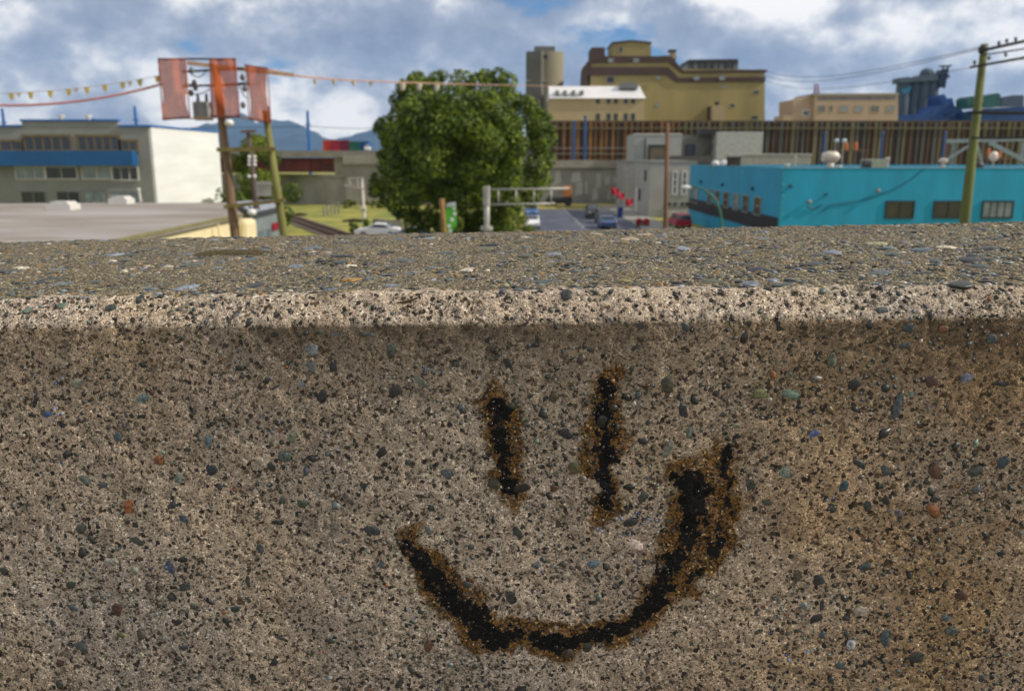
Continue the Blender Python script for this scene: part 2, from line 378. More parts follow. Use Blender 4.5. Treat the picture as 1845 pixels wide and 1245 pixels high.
tr = empty('transformer', p, 'grey drum transformer hanging between the first and second orange banner', 'transformer')
MB().tube([p - Vector((0, 0, .26)), p + Vector((0, 0, .24))], .27, 14).build('tank', mat('transformer_grey', (.27, .28, .30), .5), tr, smooth=False, bevel=.04)
for dx in (-.12, .12): MB().tube([p + Vector((dx, 0, .24)), p + Vector((dx, 0, .46))], [.05, .03], 8).build('bushing', M_dark, tr)
def banner_mat():
    m = bpy.data.materials.new('orange_mesh_fabric'); m.use_nodes = True; nt = m.node_tree; nt.nodes.remove(nt.nodes['Principled BSDF'])
    N = nt.nodes.new; L = nt.links.new
    t = N('ShaderNodeTexCoord'); nz = N('ShaderNodeTexNoise'); nz.inputs['Scale'].default_value = 2.0; nz.inputs['Detail'].default_value = 4
    L(t.outputs['Object'], nz.inputs[0]); r = N('ShaderNodeValToRGB'); e = r.color_ramp.elements
    e[0].position, e[1].position = .35, .65; e[0].color = (.46, .10, .04, 1); e[1].color = (.64, .17, .055, 1); L(nz.outputs[0], r.inputs[0])
    a = N('ShaderNodeBsdfDiffuse'); b = N('ShaderNodeBsdfTranslucent'); c = N('ShaderNodeBsdfTransparent'); L(r.outputs[0], a.inputs[0]); L(r.outputs[0], b.inputs[0])
    m1 = N('ShaderNodeMixShader'); m1.inputs[0].default_value = .35; L(a.outputs[0], m1.inputs[1]); L(b.outputs[0], m1.inputs[2])
    m2 = N('ShaderNodeMixShader'); m2.inputs[0].default_value = .82; L(c.outputs[0], m2.inputs[1]); L(m1.outputs[0], m2.inputs[2])
    L(m2.outputs[0], nt.nodes['Material Output'].inputs[0]); return m
M_ban = banner_mat()
for k, (q4, lab) in enumerate([(((285, 107), (334, 107), (342, 212), (294, 216)), 'leftmost orange mesh banner hanging from the pole frame'),
                            (((378, 108), (424, 107), (432, 211), (382, 210)), 'middle orange mesh banner hanging in front of the left pole'),
                            (((444, 119), (482, 124), (488, 222), (449, 214)), 'rightmost and narrowest orange mesh banner above the right pole')]):
    C4 = [P(*c, DU - .2) for c in q4]; nx, nz = 16, 26; mb = MB()
    for j in range(nz + 1):
        for i in range(nx + 1):
            u, t = i / nx, j / nz; p = (C4[0].lerp(C4[1], u)).lerp(C4[3].lerp(C4[2], u), t)
            fold = .07 * math.sin(2 * u * math.pi + 2.2 * t * math.pi * (1 if k != 1 else -1) + k) * t + .17 * mnoise.noise(Vector((u * 2.6, t * 2.4, k * 7.3)))
            mb.v.append((p.x + .03 * math.sin(t * math.pi) * (.5 - u) * 2, p.y + fold - .02, p.z))
    for j in range(nz):
        for i in range(nx): n = j * (nx + 1) + i; mb.f.append((n, n + 1, n + nx + 2, n + nx + 1))
    root = empty('banner', C4[0], lab, 'banner', 'orange mesh banners on the pole frame')
    mb.build('fabric', M_ban, root, smooth=True)
    for (a, b2) in ((0, 1), (3, 2)): MB().tube([C4[a], C4[b2]], .028, 6).build('batten', mat('banner_batten', (.16, .05, .04), .6), root)
    for (a, b2) in ((0, 3), (1, 2)): MB().tube([C4[a], C4[b2]], .016, 6).build('hem', mat('banner_hem', (.45, .12, .07), .8), root)
for (px, py, lab) in ((413, 222, 'round white globe lamp below the middle orange banner'), (454, 383, 'round white globe lamp low beside the frame over the annexe roof')):
    p = P(px, py, DU - .3); v = empty('globe_lamp', p, lab, 'lamp', 'globe lamps on the pole frame')
    MB().ball(p, .125, 14, 8, (1, 1, .8)).build('globe', M_lamp, v, smooth=True); 
    MB().tube([p + Vector((0, 0, .09)), p + Vector((-.12, .2, .16))], .025, 6).build('arm', M_dark, v)
# pennants and cables
def cat_pts(a, b, sag, n=14): return [a.lerp(b, t) - Vector((0, 0, sag * 4 * t * (1 - t))) for t in np.linspace(0, 1, n)]
a, b2 = P(-60, 170, 23), P(288, 137, 24)
w = cat_pts(a, b2, .12); pn = empty('pennant_string', a, 'string of small yellow pennants in the sky left of the banners', 'bunting')
MB().tube(w, .008, 5).build('wire', mat('pale_wire', (.4, .36, .34), .6), pn)
for k, px in enumerate([-20, 17, 51, 86, 119, 152, 185, 218, 250, 283]):
    t = (px + 60) / 348; p = a.lerp(b2, t) - Vector((0, 0, .12 * 4 * t * (1 - t))); s = .075
    mb = MB(); mb.prism_y([(p.x - s, p.z), (p.x + s, p.z), (p.x + s * .6, p.z - .13), (p.x, p.z - .19), (p.x - s * .6, p.z - .13)], p.y - .012, p.y + .012)
    mb.build('pennant', mat('yellow_pennant', (.62, .47, .12), .6), pn)
    if k % 3 == 1:
        q = p + Vector((.2, 0, .01)); MB().prism_y([(q.x - s, q.z), (q.x + s, q.z), (q.x, q.z - .12)], q.y - .01, q.y + .01).build('pennant', mat('faded_pennant', (.6, .5, .42), .6), pn)
a, b2 = P(-60, 188, 22), P(292, 152, DU); 
cb = MB().tube(cat_pts(a, b2, .22), .035, 6).build('cable', mat('red_cable', (.42, .17, .16), .6), None, origin=a)
tag(cb, 'faded red cable sagging across the sky left of the banners', 'cable')
a, b2 = P(486, 127, DU + .5), P(1010, 158, 70)
pts = [P(486, 127, DU + .5), P(540, 138, 27), P(620, 145, 31), P(720, 149, 36), P(820, 152, 42), P(1010, 156, 60)]
lc = empty('lamp_cable', pts[0], 'pink cable strung with small white bell lamps across the tree top', 'cable')
MB().tube(pts, [.035, .03, .03, .03, .026, .012], 6).build('cable', mat('pink_cable', (.50, .28, .20), .6), lc)
for (px, py, Dd) in [(568, 143, 28.5), (602, 144, 30), (637, 146, 31.8), (668, 147, 33.5), (725, 150, 36), (755, 151, 38), (787, 152, 40)]:
    p = P(px, py + 1, Dd); big = px > 700; s = 1.0 if big else .6
    MB().tube([p, p - Vector((0, 0, .1 * s)), p - Vector((0, 0, .26 * s))], [.13 * s, .12 * s, .07 * s], 8).build('lamp', mat('bell_lamp', (.62, .58, .50), .5), lc)

# far pole behind frame, shrubs beyond
e, pa, pb, base = pole('utility_pole', (447, 234), (462, 372), 62, .16, .24, mat('dark_pole_wood', (.10, .075, .06), .9), 'dark distant utility pole between the two poles of the banner frame')
beam(e, 'crossarm', (434, 238), (462, 237), 61.8, 61.8, .18, M_wood)
for py in (283, 290, 297, 318): 
    for px in (449, 459): MB().ball(P(px, py, 61.6), .13, 6, 4).build('insulator', M_lamp, e)

# ------------------------------------------------------------------ foliage
def leaf_mat(name, c, c2, s=3.5):
    m = mat(name, c, 0.6, c2, s, trans=0.22, contrast=(.38, .62)); return m
def crown(name, blobs, nleaf, size, m, parent, seed, core=0.0):
    rs = np.random.RandomState(seed); cen = np.array([b[0] for b in blobs], float); rad = np.array([b[1] for b in blobs], float)
    if rad.ndim == 1: rad = np.stack([rad] * 3, 1)
    wgt = (rad.prod(1)) ** .67; idx = rs.choice(len(blobs), nleaf, p=wgt / wgt.sum())
    d = rs.normal(size=(nleaf, 3)); d /= np.linalg.norm(d, axis=1)[:, None]
    rr = 1 - np.abs(rs.normal(0, .17, nleaf)); rr = np.clip(rr, .2, 1.05)
    c = cen[idx] + d * rad[idx] * rr[:, None]
    nrm = d + rs.normal(0, .55, (nleaf, 3)) + np.array([0, 0, .25]); nrm /= np.linalg.norm(nrm, axis=1)[:, None]
    t = np.cross(nrm, rs.normal(size=(nleaf, 3))); t /= np.linalg.norm(t, axis=1)[:, None]; b = np.cross(nrm, t)
    sz = size * rs.uniform(.55, 1.25, nleaf)[:, None]
    A = c - t * sz; B = c + b * sz * .62 + nrm * sz * .12; C = c + t * sz; Dd = c - b * sz * .62 + nrm * sz * .12
    v = np.stack([A, B, C, Dd], 1).reshape(-1, 3)
    me = bpy.data.meshes.new(name); me.vertices.add(len(v)); me.vertices.foreach_set('co', v.ravel())
    me.loops.add(4 * nleaf); me.loops.foreach_set('vertex_index', np.arange(4 * nleaf)); me.polygons.add(nleaf)
    me.polygons.foreach_set('loop_start', np.arange(nleaf) * 4); me.polygons.foreach_set('loop_total', np.full(nleaf, 4)); me.update()
    ms = m if isinstance(m, list) else [m]
    for q in ms: me.materials.append(q)
    if len(ms) > 1: me.polygons.foreach_set('material_index', (rs.rand(len(blobs)) * len(ms)).astype(int)[idx] if False else rs.randint(0, len(ms), nleaf))
    o = bpy.data.objects.new(name, me); col.objects.link(o); o.parent = parent
    if parent is not None: o.matrix_parent_inverse = Matrix.Translation(parent.location).inverted()
    return o
G1 = leaf_mat('maple_leaf', (0.20, 0.265, 0.010), (0.07, 0.12, 0.006), .8)
G2 = leaf_mat('maple_leaf_dark', (0.05, 0.095, 0.008), (0.022, 0.048, 0.006), .8)
G3 = leaf_mat('shrub_leaf', (0.17, 0.20, 0.018), (0.09, 0.12, 0.012), 1.0)
M_bark = mat('bark', (.10, .08, .06), .95, (.05, .04, .03), 4, .4, stretch=(1, 1, .2))
DT = 74.0
outline = [(830, 122), (760, 132), (722, 140), (715, 175), (700, 205), (682, 232), (692, 262), (668, 300), (666, 340), (690, 372), (715, 395), (780, 405), (850, 410), (900, 402), (930, 380), (976, 345), (995, 310), (998, 255), (990, 215), (970, 190), (935, 170), (915, 140), (880, 126)]
cpx = (835, 275); rs = random.Random(3); blobs = []
tc0 = P(835, 275, DT)
for k, (px, py) in enumerate(outline):
    for f in (0.80, 0.55, 0.3):
        p = P(cpx[0] + (px - cpx[0]) * (f + rs.uniform(-.04, .04)), cpx[1] + (py - cpx[1]) * f, DT)
        for side in ((-1,) if f > .7 else (-1, 1)):
            dep = math.sqrt(max(0, 1 - f * f)) * 6.5 * side * (0.2 if f > .7 else 1) + rs.uniform(-.6, .6)
            r = rs.uniform(1.1, 1.7) if f < .7 else rs.uniform(.95, 1.5)
            blobs.append(((p.x + rs.uniform(-.3, .3), p.y + dep, p.z + rs.uniform(-.3, .3)), r))
for k, (px, py) in enumerate(outline):
    for s in range(2):
        j = (k + 1) % len(outline); t = rs.random(); qx = px + (outline[j][0] - px) * t; qy = py + (outline[j][1] - py) * t
        f = rs.uniform(.90, .97); p = P(cpx[0] + (qx - cpx[0]) * f, cpx[1] + (qy - cpx[1]) * f, DT)
        blobs.append(((p.x, p.y + rs.uniform(-1.5, 1.5), p.z), rs.uniform(.4, .95)))
maple = empty('maple_tree', (tc0.x, DT, 0), 'large round leafy green tree in the middle of the view', 'tree')
for _ in range(14): blobs.append(((tc0.x + rs.uniform(-3, 3), DT + rs.uniform(-2, 2), tc0.z + rs.uniform(-3, 2)), 1.8))
for px in range(748, 905, 17):
    p = P(px, 398 + 8 * math.sin(px), DT); blobs.append(((p.x, DT + rs.uniform(-2.5, 1), p.z - rs.uniform(0, .5)), rs.uniform(.8, 1.3)))
crown('crown', blobs, 135000, .155, [G1, G2, G1], maple, 5)
tb = MB().tube([(tc0.x, DT, 0), (tc0.x + .1, DT, 2.2), (tc0.x - .2, DT, 5), (tc0.x, DT, 9)], [.5, .4, .3, .12], 10)
tb.build('trunk', M_bark, maple, smooth=True)
lb = MB()
for k in range(14):
    a = k * 2.4; h = 2.4 + k * .45; L = 5.2 - k * .12
    lb.tube([(tc0.x - .1, DT, h), (tc0.x + math.cos(a) * L * .5, DT + math.sin(a) * L * .5, h + 1.2), (tc0.x + math.cos(a) * L, DT + math.sin(a) * L, h + 3.2)], [.16, .1, .03], 6)
lb.build('limb', M_bark, maple)
def bush(name, px, py, D, w, h, label, cat, n, size, m, seed, zb=0, group=None, tall=False, ground=True):
    p = P(px, py, D); base = Vector((p.x, D, zb)); rr = random.Random(seed); e = empty(name, base, label, cat, group)
    bl = []
    for k in range(22):
        t = rr.random(); wd = w * (.5 * math.sin(math.pi * (.15 + .8 * t)) + .12)
        bl.append(((p.x + rr.uniform(-1, 1) * wd, D + rr.uniform(-1, 1) * wd * .6, zb + h * (.08 + .84 * t)), rr.uniform(.14, .24) * min(w, h)))
    crown('crown' if tall else 'foliage', bl, n, size, m, e, seed)
    MB().tube([(p.x, D, zb), (p.x, D, zb + h * .6)], [.05 * h * .3 + .04, .03], 6).build('trunk' if tall else 'stem', M_bark, e)
    return e
bush('leafy_tree', 446, 300, 84, 5.4, Z(247, 84), 'small yellow-green tree behind the banner frame beside the white wall', 'tree', 9000, .17, [G3, G1], 11, tall=True)
bush('leafy_tree', 482, 320, 95, 4.8, Z(272, 95), 'darker green tree tucked left of the railway bridge', 'tree', 6000, .18, [G1, G2], 12, tall=True)
bush('bush', 408, 350, 88, 5.0, Z(345, 88), 'low dark bush at the foot of the white wall', 'bush', 3500, .16, [G1, G2], 13)
gp = G(662, 424); bush('bush', 662, 424, gp.y, 4.6, 1.6, 'round green bush on the grass left of the parked sedan', 'bush', 4000, .11, [G1, G3], 14)
gp = G(650, 372); bush('bush', 640, 372, 138, 5.5, 1.2, 'low patch of bright shrubs at the abutment foot', 'bush', 2500, .16, [G3], 15)
bush('bush', 690, 372, 138, 3.5, 1.5, 'small bright shrub at the abutment foot nearest the big tree', 'bush', 1500, .16, [G3], 16)
bush('bush', 925, 392, 70, 2.4, Z(375, 70), 'bright green shrub beneath the sign gantry', 'bush', 4000, .11, [G3, G1], 17)
gr = empty('guard_cage', P(473, 330, 60), 'small pale slatted crate seen between the frame poles', 'crate')
for k in range(5): q = P(466 + 5 * k, 330, 60.2); MB().box(q.x - .08, q.x + .08, 60, 60.1, Z(352, 60), Z(330, 60)).build('slat', M_metalgrey, gr)
for py in (330, 351): q = P(463, py, 60); q2 = P(489, py, 60); MB().box(q.x, q2.x, 59.9, 59.99, Z(py, 60) - .1, Z(py, 60) + .1).build('rail', M_metalgrey, gr)

# ------------------------------------------------------------------ railway bridge and retaining wall
DV = 146.0
zt = Z(272, DV)
br = empty('viaduct', (X(600, 320, DV), DV, 0), 'long concrete viaduct with dark red girder span at left', 'bridge')
xa, xb, xc = X(430, 280, DV), X(600, 280, DV), X(760, 280, DV)
MB().box(X(300, 280, DV), xc, DV, DV + 9, Z(284, DV), zt).build('deck', mat('deck_concrete', (.27, .25, .205), .9, (.2, .19, .16), .5), br)
MB().box(X(300, 280, DV), xb, DV + 1.0, DV + 1.5, Z(311, DV), Z(285, DV)).build('girder', mat('rust_red_girder', (.16, .035, .025), .7, (.06, .02, .02), .5), br)
MB().box(X(300, 280, DV), xb, DV + 6.5, DV + 7, Z(309, DV), Z(285, DV)).build('girder', MATS['rust_red_girder'], br)
for k in range(14):
    xx = X(340 + 18 * k, 300, DV); MB().box(xx, xx + .15, DV + .9, DV + 1.0, Z(310, DV), Z(286, DV)).build('stiffener', MATS['rust_red_girder'], br)
MB().box(xb, X(620, 300, DV), DV + .6, DV + 8, Z(318, DV), Z(284, DV)).build('bearing_pier', mat('warm_concrete', (.34, .30, .22), .9), br)
# curved abutment wall
mb = MB(); n0 = 22
arc = [(X(300, 340, DV + 30), DV + 34)] 
for k in range(n0 + 1):
    t = k / n0; px = 440 + (640 - 440) * t; arc.append((X(px, 345, DV + 14 * (1 - t) ** 2), DV + 14 * (1 - t) ** 2 + .4))
back = [(x, y + 1.2) for x, y in reversed(arc)]
mb.prism_z(arc + back, 0, Z(318, DV)); mb.build('abutment', M_concrete, br)
MB().prism_z([(x, y - .25) for x, y in arc[1:]] + [(x, y + .2) for x, y in reversed(arc[1:])], Z(320, DV), Z(315, DV)).build('ledge', M_concrete, br)
MB().box(X(620, 300, DV), xc + 6, DV + .3, DV + 9, 0, Z(284, DV)).build('retaining_wall', M_concrete, br)
MB().box(X(618, 290, DV), xc + 6, DV - .2, DV + .29, Z(296, DV), Z(280, DV)).build('coping', M_concrete, br)
# right half, behind the road
DW = 152.0
rw = empty('retaining_wall', (X(1050, 320, DW), DW, 0), 'grey painted retaining wall with pale blocky mural behind the road', 'wall')
MB().box(X(880, 320, DW), X(1180, 320, DW), DW, DW + 1, 0, Z(303, DW)).build('wall', M_concrete2, rw)
MB().box(X(880, 320, DW), X(1180, 320, DW), DW - .5, DW + 1.2, Z(303, DW), Z(289, DW)).build('parapet', mat('deck_concrete2', (.33, .31, .25), .9, (.25, .23, .19), .5), rw)
M_mur = mat('mural_paint', (.46, .46, .41), .9, (.36, .36, .32), .3)
for (a, b2, c, d) in [(999, 308, 1012, 332), (1029, 310, 1048, 330), (1036, 328, 1060, 352), (1073, 312, 1084, 340), (1089, 318, 1112, 334), (1066, 340, 1078, 362), (1094, 342, 1118, 360), (1012, 345, 1028, 366)]:
    p0, p1 = P(a, d, DW - .02), P(c, b2, DW - .02); MB().prism_y([(p0.x, p0.z), (p1.x, p0.z + .3), (p1.x - .3, p1.z), (p0.x + .2, p1.z - .2)], DW - .03, DW - .004).build('mural_block', M_mur, rw)
for px in (1050, 1100, 1128):
    MB().box(X(px, 330, DW), X(px, 330, DW) + .35, DW - .15, DW - .003, 0, Z(305, DW)).build('buttress', M_concrete, rw)
# containers on the deck
for k, (a, b2, c, lab) in enumerate([(582, 594, (.62, .07, .03), 'bright orange-red container at the left of the coloured row'), (595, 612, (.42, .03, .05), 'red container second in the coloured row on the viaduct'),
                                     (613, 629, (.22, .02, .06), 'dark crimson container in the middle of the coloured row'), (630, 648, (.02, .17, .11), 'green container fourth in the coloured row on the viaduct'),
                                     (649, 664, (.02, .10, .30), 'blue container at the right end of the coloured row')]):
    x0, x1 = X(a, 262, DV + 4), X(b2, 262, DV + 4); e = empty('container', ((x0 + x1) / 2, DV + 4, zt), lab, 'container', 'coloured containers on the viaduct')
    cm = mat('container_%d' % k, c, .55, tuple(q * .7 for q in c), 1.0)
    zz = Z(253 if k < 3 else 255, DV + 4)
    MB().box(x0 + .05, x1 - .05, DV + 4, DV + 8, zt + .12, zz - .1).build('body', cm, e)
    f = MB()
    for xx in (x0, x1 - .14): f.box(xx, xx + .14, DV + 3.9, DV + 3.999, zt, zz)
    f.box(x0 + .14, x1 - .14, DV + 3.9, DV + 3.999, zz - .15, zz); f.box(x0 + .14, x1 - .14, DV + 3.9, DV + 3.999, zt, zt + .15); f.build('frame', cm, e)
    for j in range(1, 4): xx = x0 + (x1 - x0) * j / 4; MB().box(xx - .04, xx + .04, DV + 3.93, DV + 3.99, zt + .16, zz - .16).build('rib', cm, e)
v = empty('parked_car', (X(660, 268, DV + 3), DV + 3, zt), 'tiny white vehicle at the right end of the coloured containers', 'car')
q = X(661, 270, DV + 3); MB().box(q - .5, q + .6, DV + 3, DV + 3.8, zt + .1, zt + .7).build('body', M_lamp, v, bevel=.15); MB().box(q - .3, q + .4, DV + 3.1, DV + 3.7, zt + .7, zt + 1.1).build('cab', M_glass_pale, v, bevel=.1)
# blue masts
for k, (px, y0, lab) in enumerate([(249, 192, 'tall blue mast rising behind the white office roof'), (488, 192, 'tall blue mast just right of the banners'), (557, 200, 'tall blue mast standing alone above the viaduct'), (12, 196, 'tall blue mast at the far left edge above the office')]):
    Dm = 158; p = P(px, 262, Dm); e = empty('mast', (p.x, Dm, 0), lab, 'mast', 'blue masts along the viaduct')
    MB().tube([(p.x, Dm, 0), (p.x, Dm, Z(y0, Dm))], [.35, .26], 8).build('shaft', M_blue, e)
    MB().box(p.x - .5, p.x + .5, Dm - .2, Dm + .2, Z(y0 + 26, Dm), Z(y0 + 26, Dm) + .2).build('bracket', M_blue, e)
wm = MB().tube(cat_pts(P(-40, 226, 158), P(557, 228, 158), .4, 20) + cat_pts(P(557, 228, 158), P(760, 228, 158), .4, 10)[1:], .05, 5)
tag(wm.build('overhead_wire', M_dark, None, origin=P(12, 226, 158)), 'thin dark wire running between the blue masts', 'wire')

# small things on the grass
def rail(a, b, name='rail'):
    pass
tk = empty('railway_track', G(560, 410), 'curving railway track crossing the dry grass', 'railway track')
A0, A1 = G(505, 388), G(640, 436)
d = (A1 - A0).normalized(); nrm = Vector((d.y, -d.x, 0)); L = (A1 - A0).length
MB().prism_z([tuple((A0 - nrm * 1.7)[:2]), tuple((A1 - nrm * 1.7)[:2]), tuple((A1 + nrm * 1.7)[:2]), tuple((A0 + nrm * 1.7)[:2])], 0.005, .12).build('ballast', M_gravel, tk)
for s in (-.75, .75):
    MB().prism_z([tuple((A0 + nrm * (s - .06))[:2]), tuple((A1 + nrm * (s - .06))[:2]), tuple((A1 + nrm * (s + .06))[:2]), tuple((A0 + nrm * (s + .06))[:2])], .2, .36).build('rail', mat('rusty_rail', (.16, .08, .05), .6), tk)
n = int(L / .7)
for k in range(n):
    p = A0 + d * (k + .5) * L / n; a = nrm * 1.25; bb = d * .12
    MB().prism_z([tuple((p - a - bb)[:2]), tuple((p - a + bb)[:2]), tuple((p + a + bb)[:2]), tuple((p + a - bb)[:2])], .121, .199).build('sleeper', mat('sleeper_wood', (.07, .05, .04), .9), tk)
for (pl, lab) in (([(580, 373, 391), (613, 363, 386)], 'small upright grey panel standing on the grass near the abutment'), ([(672, 394, 418), (726, 398, 420)], 'low grey panel screen behind the white sedan')):
    g0 = G(pl[0][0], pl[0][2]); g1 = G(pl[1][0], pl[1][2]); h0 = P(pl[0][0], pl[0][1], g0.y).z; h1 = P(pl[1][0], pl[1][1], g1.y).z
    e = empty('screen_panel', (g0 + g1) / 2, lab, 'panel')
    m_ = mat('weathered_panel', (.32, .30, .27), .85, (.22, .21, .19), 1.2)
    nseg = 5
    for k in range(nseg):
        a = g0.lerp(g1, k / nseg + .01); b2 = g0.lerp(g1, (k + 1) / nseg - .01); ha = h0 + (h1 - h0) * k / nseg; hb = h0 + (h1 - h0) * (k + 1) / nseg
        MB().prism_y([(a.x, 0), (b2.x, 0), (b2.x, hb), (a.x, ha)], (a.y + b2.y) / 2, (a.y + b2.y) / 2 + .12).build('panel', m_, e)
for (px, py, w, lab) in ((540, 389, 24, 'dark driftwood log lying on the grass by the track'), (640, 400, 46, 'long dark log lying on the grass near the white post')):
    g = G(px, py); ww = w * g.y / 1500
    o = MB().tube([(g.x - ww / 2, g.y, .12), (g.x - ww * .1, g.y + .3, .2), (g.x + ww * .3, g.y - .2, .16), (g.x + ww / 2, g.y + .3, .2)], [.12, .2, .2, .1], 8).build('log', mat('dark_log', (.05, .03, .02), .95), None, origin=g)
    tag(o, lab, 'log')
# whitewashed signal post
g = G(657, 413); Dp = g.y
e, pa, pb, base = pole('signal_post', (652, 320), (657, 412), Dp, .13, .22, mat('white_post', (.58, .52, .47), .7, (.42, .38, .34), 3), 'white post with slanting crossarms beside the big tree')
for (a, b2) in (((627, 322), (655, 321)), ((620, 334), (655, 340)), ((627, 322), (634, 337)), ((644, 322), (646, 338))):
    beam(e, 'crossarm', a, b2, Dp - .2, Dp - .2, .16, MATS['white_post'])
q = P(655, 377, Dp); MB().box(q.x - .35, q.x + .3, Dp - .35, Dp + .35, q.z - .2, q.z + .2).build('collar', MATS['white_post'], e, bevel=.08)

# sign post with green panel
DS = 38
e, pa, pb, base = pole('wooden_post', (796, 358), (800, 412), DS, .12, .13, mat('ochre_post', (.30, .17, .06), .9, (.2, .11, .04), 3), 'thick ochre wooden post beside the green spotted sign')
gs = empty('green_sign', (P(810, 390, DS).x, DS, 0), 'rounded green sign board with white daisies below the tree', 'sign')
out = [P(803, 373, DS), P(806, 367, DS), P(821, 365, DS), P(823, 385, DS), P(823, 404, DS), P(817, 414, DS), P(809, 420, DS), P(804, 418, DS)]
MB().prism_y([(p.x, p.z) for p in reversed(out)], DS - .05, DS).build('board', mat('sign_green', (.10, .48, .04), .5, (.07, .36, .03), 5), gs)
MB().prism_y([(p.x, p.z) for p in reversed([P(804, 373, DS), P(806, 366, DS), P(821, 364, DS), P(822, 372, DS)])], DS - .08, DS - .051).build('cap_panel', mat('sign_pale', (.55, .6, .62), .5), gs)
MB().tube([(P(810, 410, DS).x, DS + .05, 0), (P(810, 380, DS).x, DS + .05, Z(372, DS))], .05).build('post', M_metalgrey, gs)
for (px, py, r) in ((818, 376, .08), (819, 386, .09), (814, 396, .1), (809, 408, .09), (811, 417, .09)):
    p = P(px, py, DS - .06); k = MB()
    for j in range(5): a = j * 1.256; k.ball((p.x + r * .6 * math.cos(a), DS - .06, p.z + r * .6 * math.sin(a)), r * .45, 6, 4, (1, .15, 1))
    k.ball((p.x, DS - .07, p.z), r * .35, 6, 4, (1, .3, 1)); k.build('daisy', M_lamp, gs)
# gantry
DGn = 46
e, pa, pb, base = pole('sign_gantry', (877, 338), (877, 412), DGn, .17, .15, M_metalgrey, 'grey metal ladder gantry reaching right from its post in front of the tree', 'gantry')
MB().tube([P(877, 336, DGn), P(877, 371, DGn)], .20, 12).build('head', M_metalgrey, e)
seg(e, 'rail', (880, 342), (1026, 340), DGn, DGn, .055, .055, M_metalgrey); seg(e, 'rail', (880, 369), (1000, 367), DGn, DGn, .05, .05, M_metalgrey)
for px in (898, 930, 962, 993): seg(e, 'rung', (px, 342), (px, 369), DGn, DGn, .045, .045, M_metalgrey)
q = P(877, 408, DGn); MB().tube([q - Vector((0, 0, .2)), q], .34, 12).build('collar', M_metalgrey, e)
p = P(1018, 351, 60)

# ------------------------------------------------------------------ vehicles
def car_mesh(kind):
    if kind == 'sedan': prof = [(-2.3, .35), (-2.35, .75), (-2.2, .95), (-1.55, 1.02), (-.85, 1.40), (.25, 1.45), (1.0, 1.08), (1.0, 1.0), (2.1, .86), (2.35, .65), (2.3, .35)]
    else: prof = [(-2.2, .4), (-2.25, 1.0), (-2.05, 1.62), (-1.6, 1.75), (.5, 1.75), (1.15, 1.15), (2.1, 1.0), (2.3, .8), (2.28, .4)]
    return prof
def make_car(name, kind, loc, rz, colr, label, cat='car', group=None):
    e = empty(name, (0, 0, 0), label, cat, group)
    m_ = mat('paint_%s' % '_'.join('%d' % int(c * 100) for c in colr), colr, .3, tuple(c * .93 for c in colr), 1, spec=.6)
    prof = car_mesh(kind); k = len(prof); mb = MB()
    for (sx, ins) in ((-.90, .0), (-.86, -.0), (.86, 0), (.90, 0)):
        for (x, z) in prof:
            tp = max(0, (z - .95)) * .28; y = sx * (1 - tp * .9) if abs(sx) > .88 else sx * (1 - tp * .9)
            mb.v.append((x * (1 if abs(sx) < .88 else .985), y, z * (1 if abs(sx) < .88 else .99)))
    for a in range(3):
        for i in range(k): j = (i + 1) % k; mb.f.append((a * k + i, (a + 1) * k + i, (a + 1) * k + j, a * k + j))
    mb.f.append(tuple(range(k))); mb.f.append(tuple(3 * k + i for i in reversed(range(k))))
    mb.build('body', m_, e, origin=(0, 0, 0), bevel=.03)
    if kind == 'sedan': sidew = [(-1.35, 1.02), (-.8, 1.34), (.18, 1.38), (.85, 1.04)]; wsx = ((.30, 1.42), (.98, 1.08)); rwx = ((-.92, 1.39), (-1.52, 1.03))
    else: sidew = [(-1.95, 1.1), (-1.8, 1.62), (.4, 1.65), (.95, 1.14)]; wsx = ((.55, 1.72), (1.12, 1.17)); rwx = ((-2.08, 1.58), (-2.22, 1.08))
    for s in (-1, 1):
        y = s * .905
        q = MB(); n = 0
        pts = [(x, y * (1 - max(0, z - .95) * .25), z) for x, z in sidew]; pts2 = [(x, yy - s * .03, z) for x, yy, z in pts]
        q.v = pts + pts2; q.f = [(0, 1, 2, 3), (7, 6, 5, 4), (0, 4, 5, 1), (1, 5, 6, 2), (2, 6, 7, 3), (3, 7, 4, 0)]
        q.build('side_window', M_glass, e, origin=(0, 0, 0))
    for nm, ((x0, z0), (x1, z1)) in (('windscreen', wsx), ('rear_window', rwx)):
        q = MB(); o = .02 * (1 if nm == 'windscreen' else -1)
        q.v = [(x0 + o, -.66, z0), (x0 + o, .66, z0), (x1 + o, .76, z1), (x1 + o, -.76, z1), (x0 + o * 2, -.66, z0 + .03), (x0 + o * 2, .66, z0 + .03), (x1 + o * 2, .76, z1 + .03), (x1 + o * 2, -.76, z1 + .03)]
        q.f = [(0, 1, 2, 3), (7, 6, 5, 4), (0, 4, 5, 1), (1, 5, 6, 2), (2, 6, 7, 3), (3, 7, 4, 0)]; q.build(nm, M_glass, e, origin=(0, 0, 0))
    for sx in (-1.4, 1.4):
        for s in (-1, 1):
            w_ = MB().tube([(sx, s * .70, .33), (sx, s * .92, .33)], .33, 14).build('wheel', M_dark, e, origin=(0, 0, 0))
            r_ = MB().tube([(sx, s * .915, .33), (sx, s * .935, .33)], .19, 10).build('rim', M_metalgrey, w_, origin=(0, 0, 0))
    zz = .68 if kind == 'sedan' else .85
    for s in (-1, 1):
        MB().box(2.24, 2.37, s * .62 - .16, s * .62 + .16, zz - .08, zz + .08).build('headlight', M_lamp, e, origin=(0, 0, 0), bevel=.03)
        MB().box(-2.37, -2.26, s * .66 - .13, s * .66 + .13, zz, zz + .16).build('tail_light', mat('tail_red', (.35, .01, .01), .3), e, origin=(0, 0, 0))
    e.location = loc; e.rotation_euler.z = rz
    return e
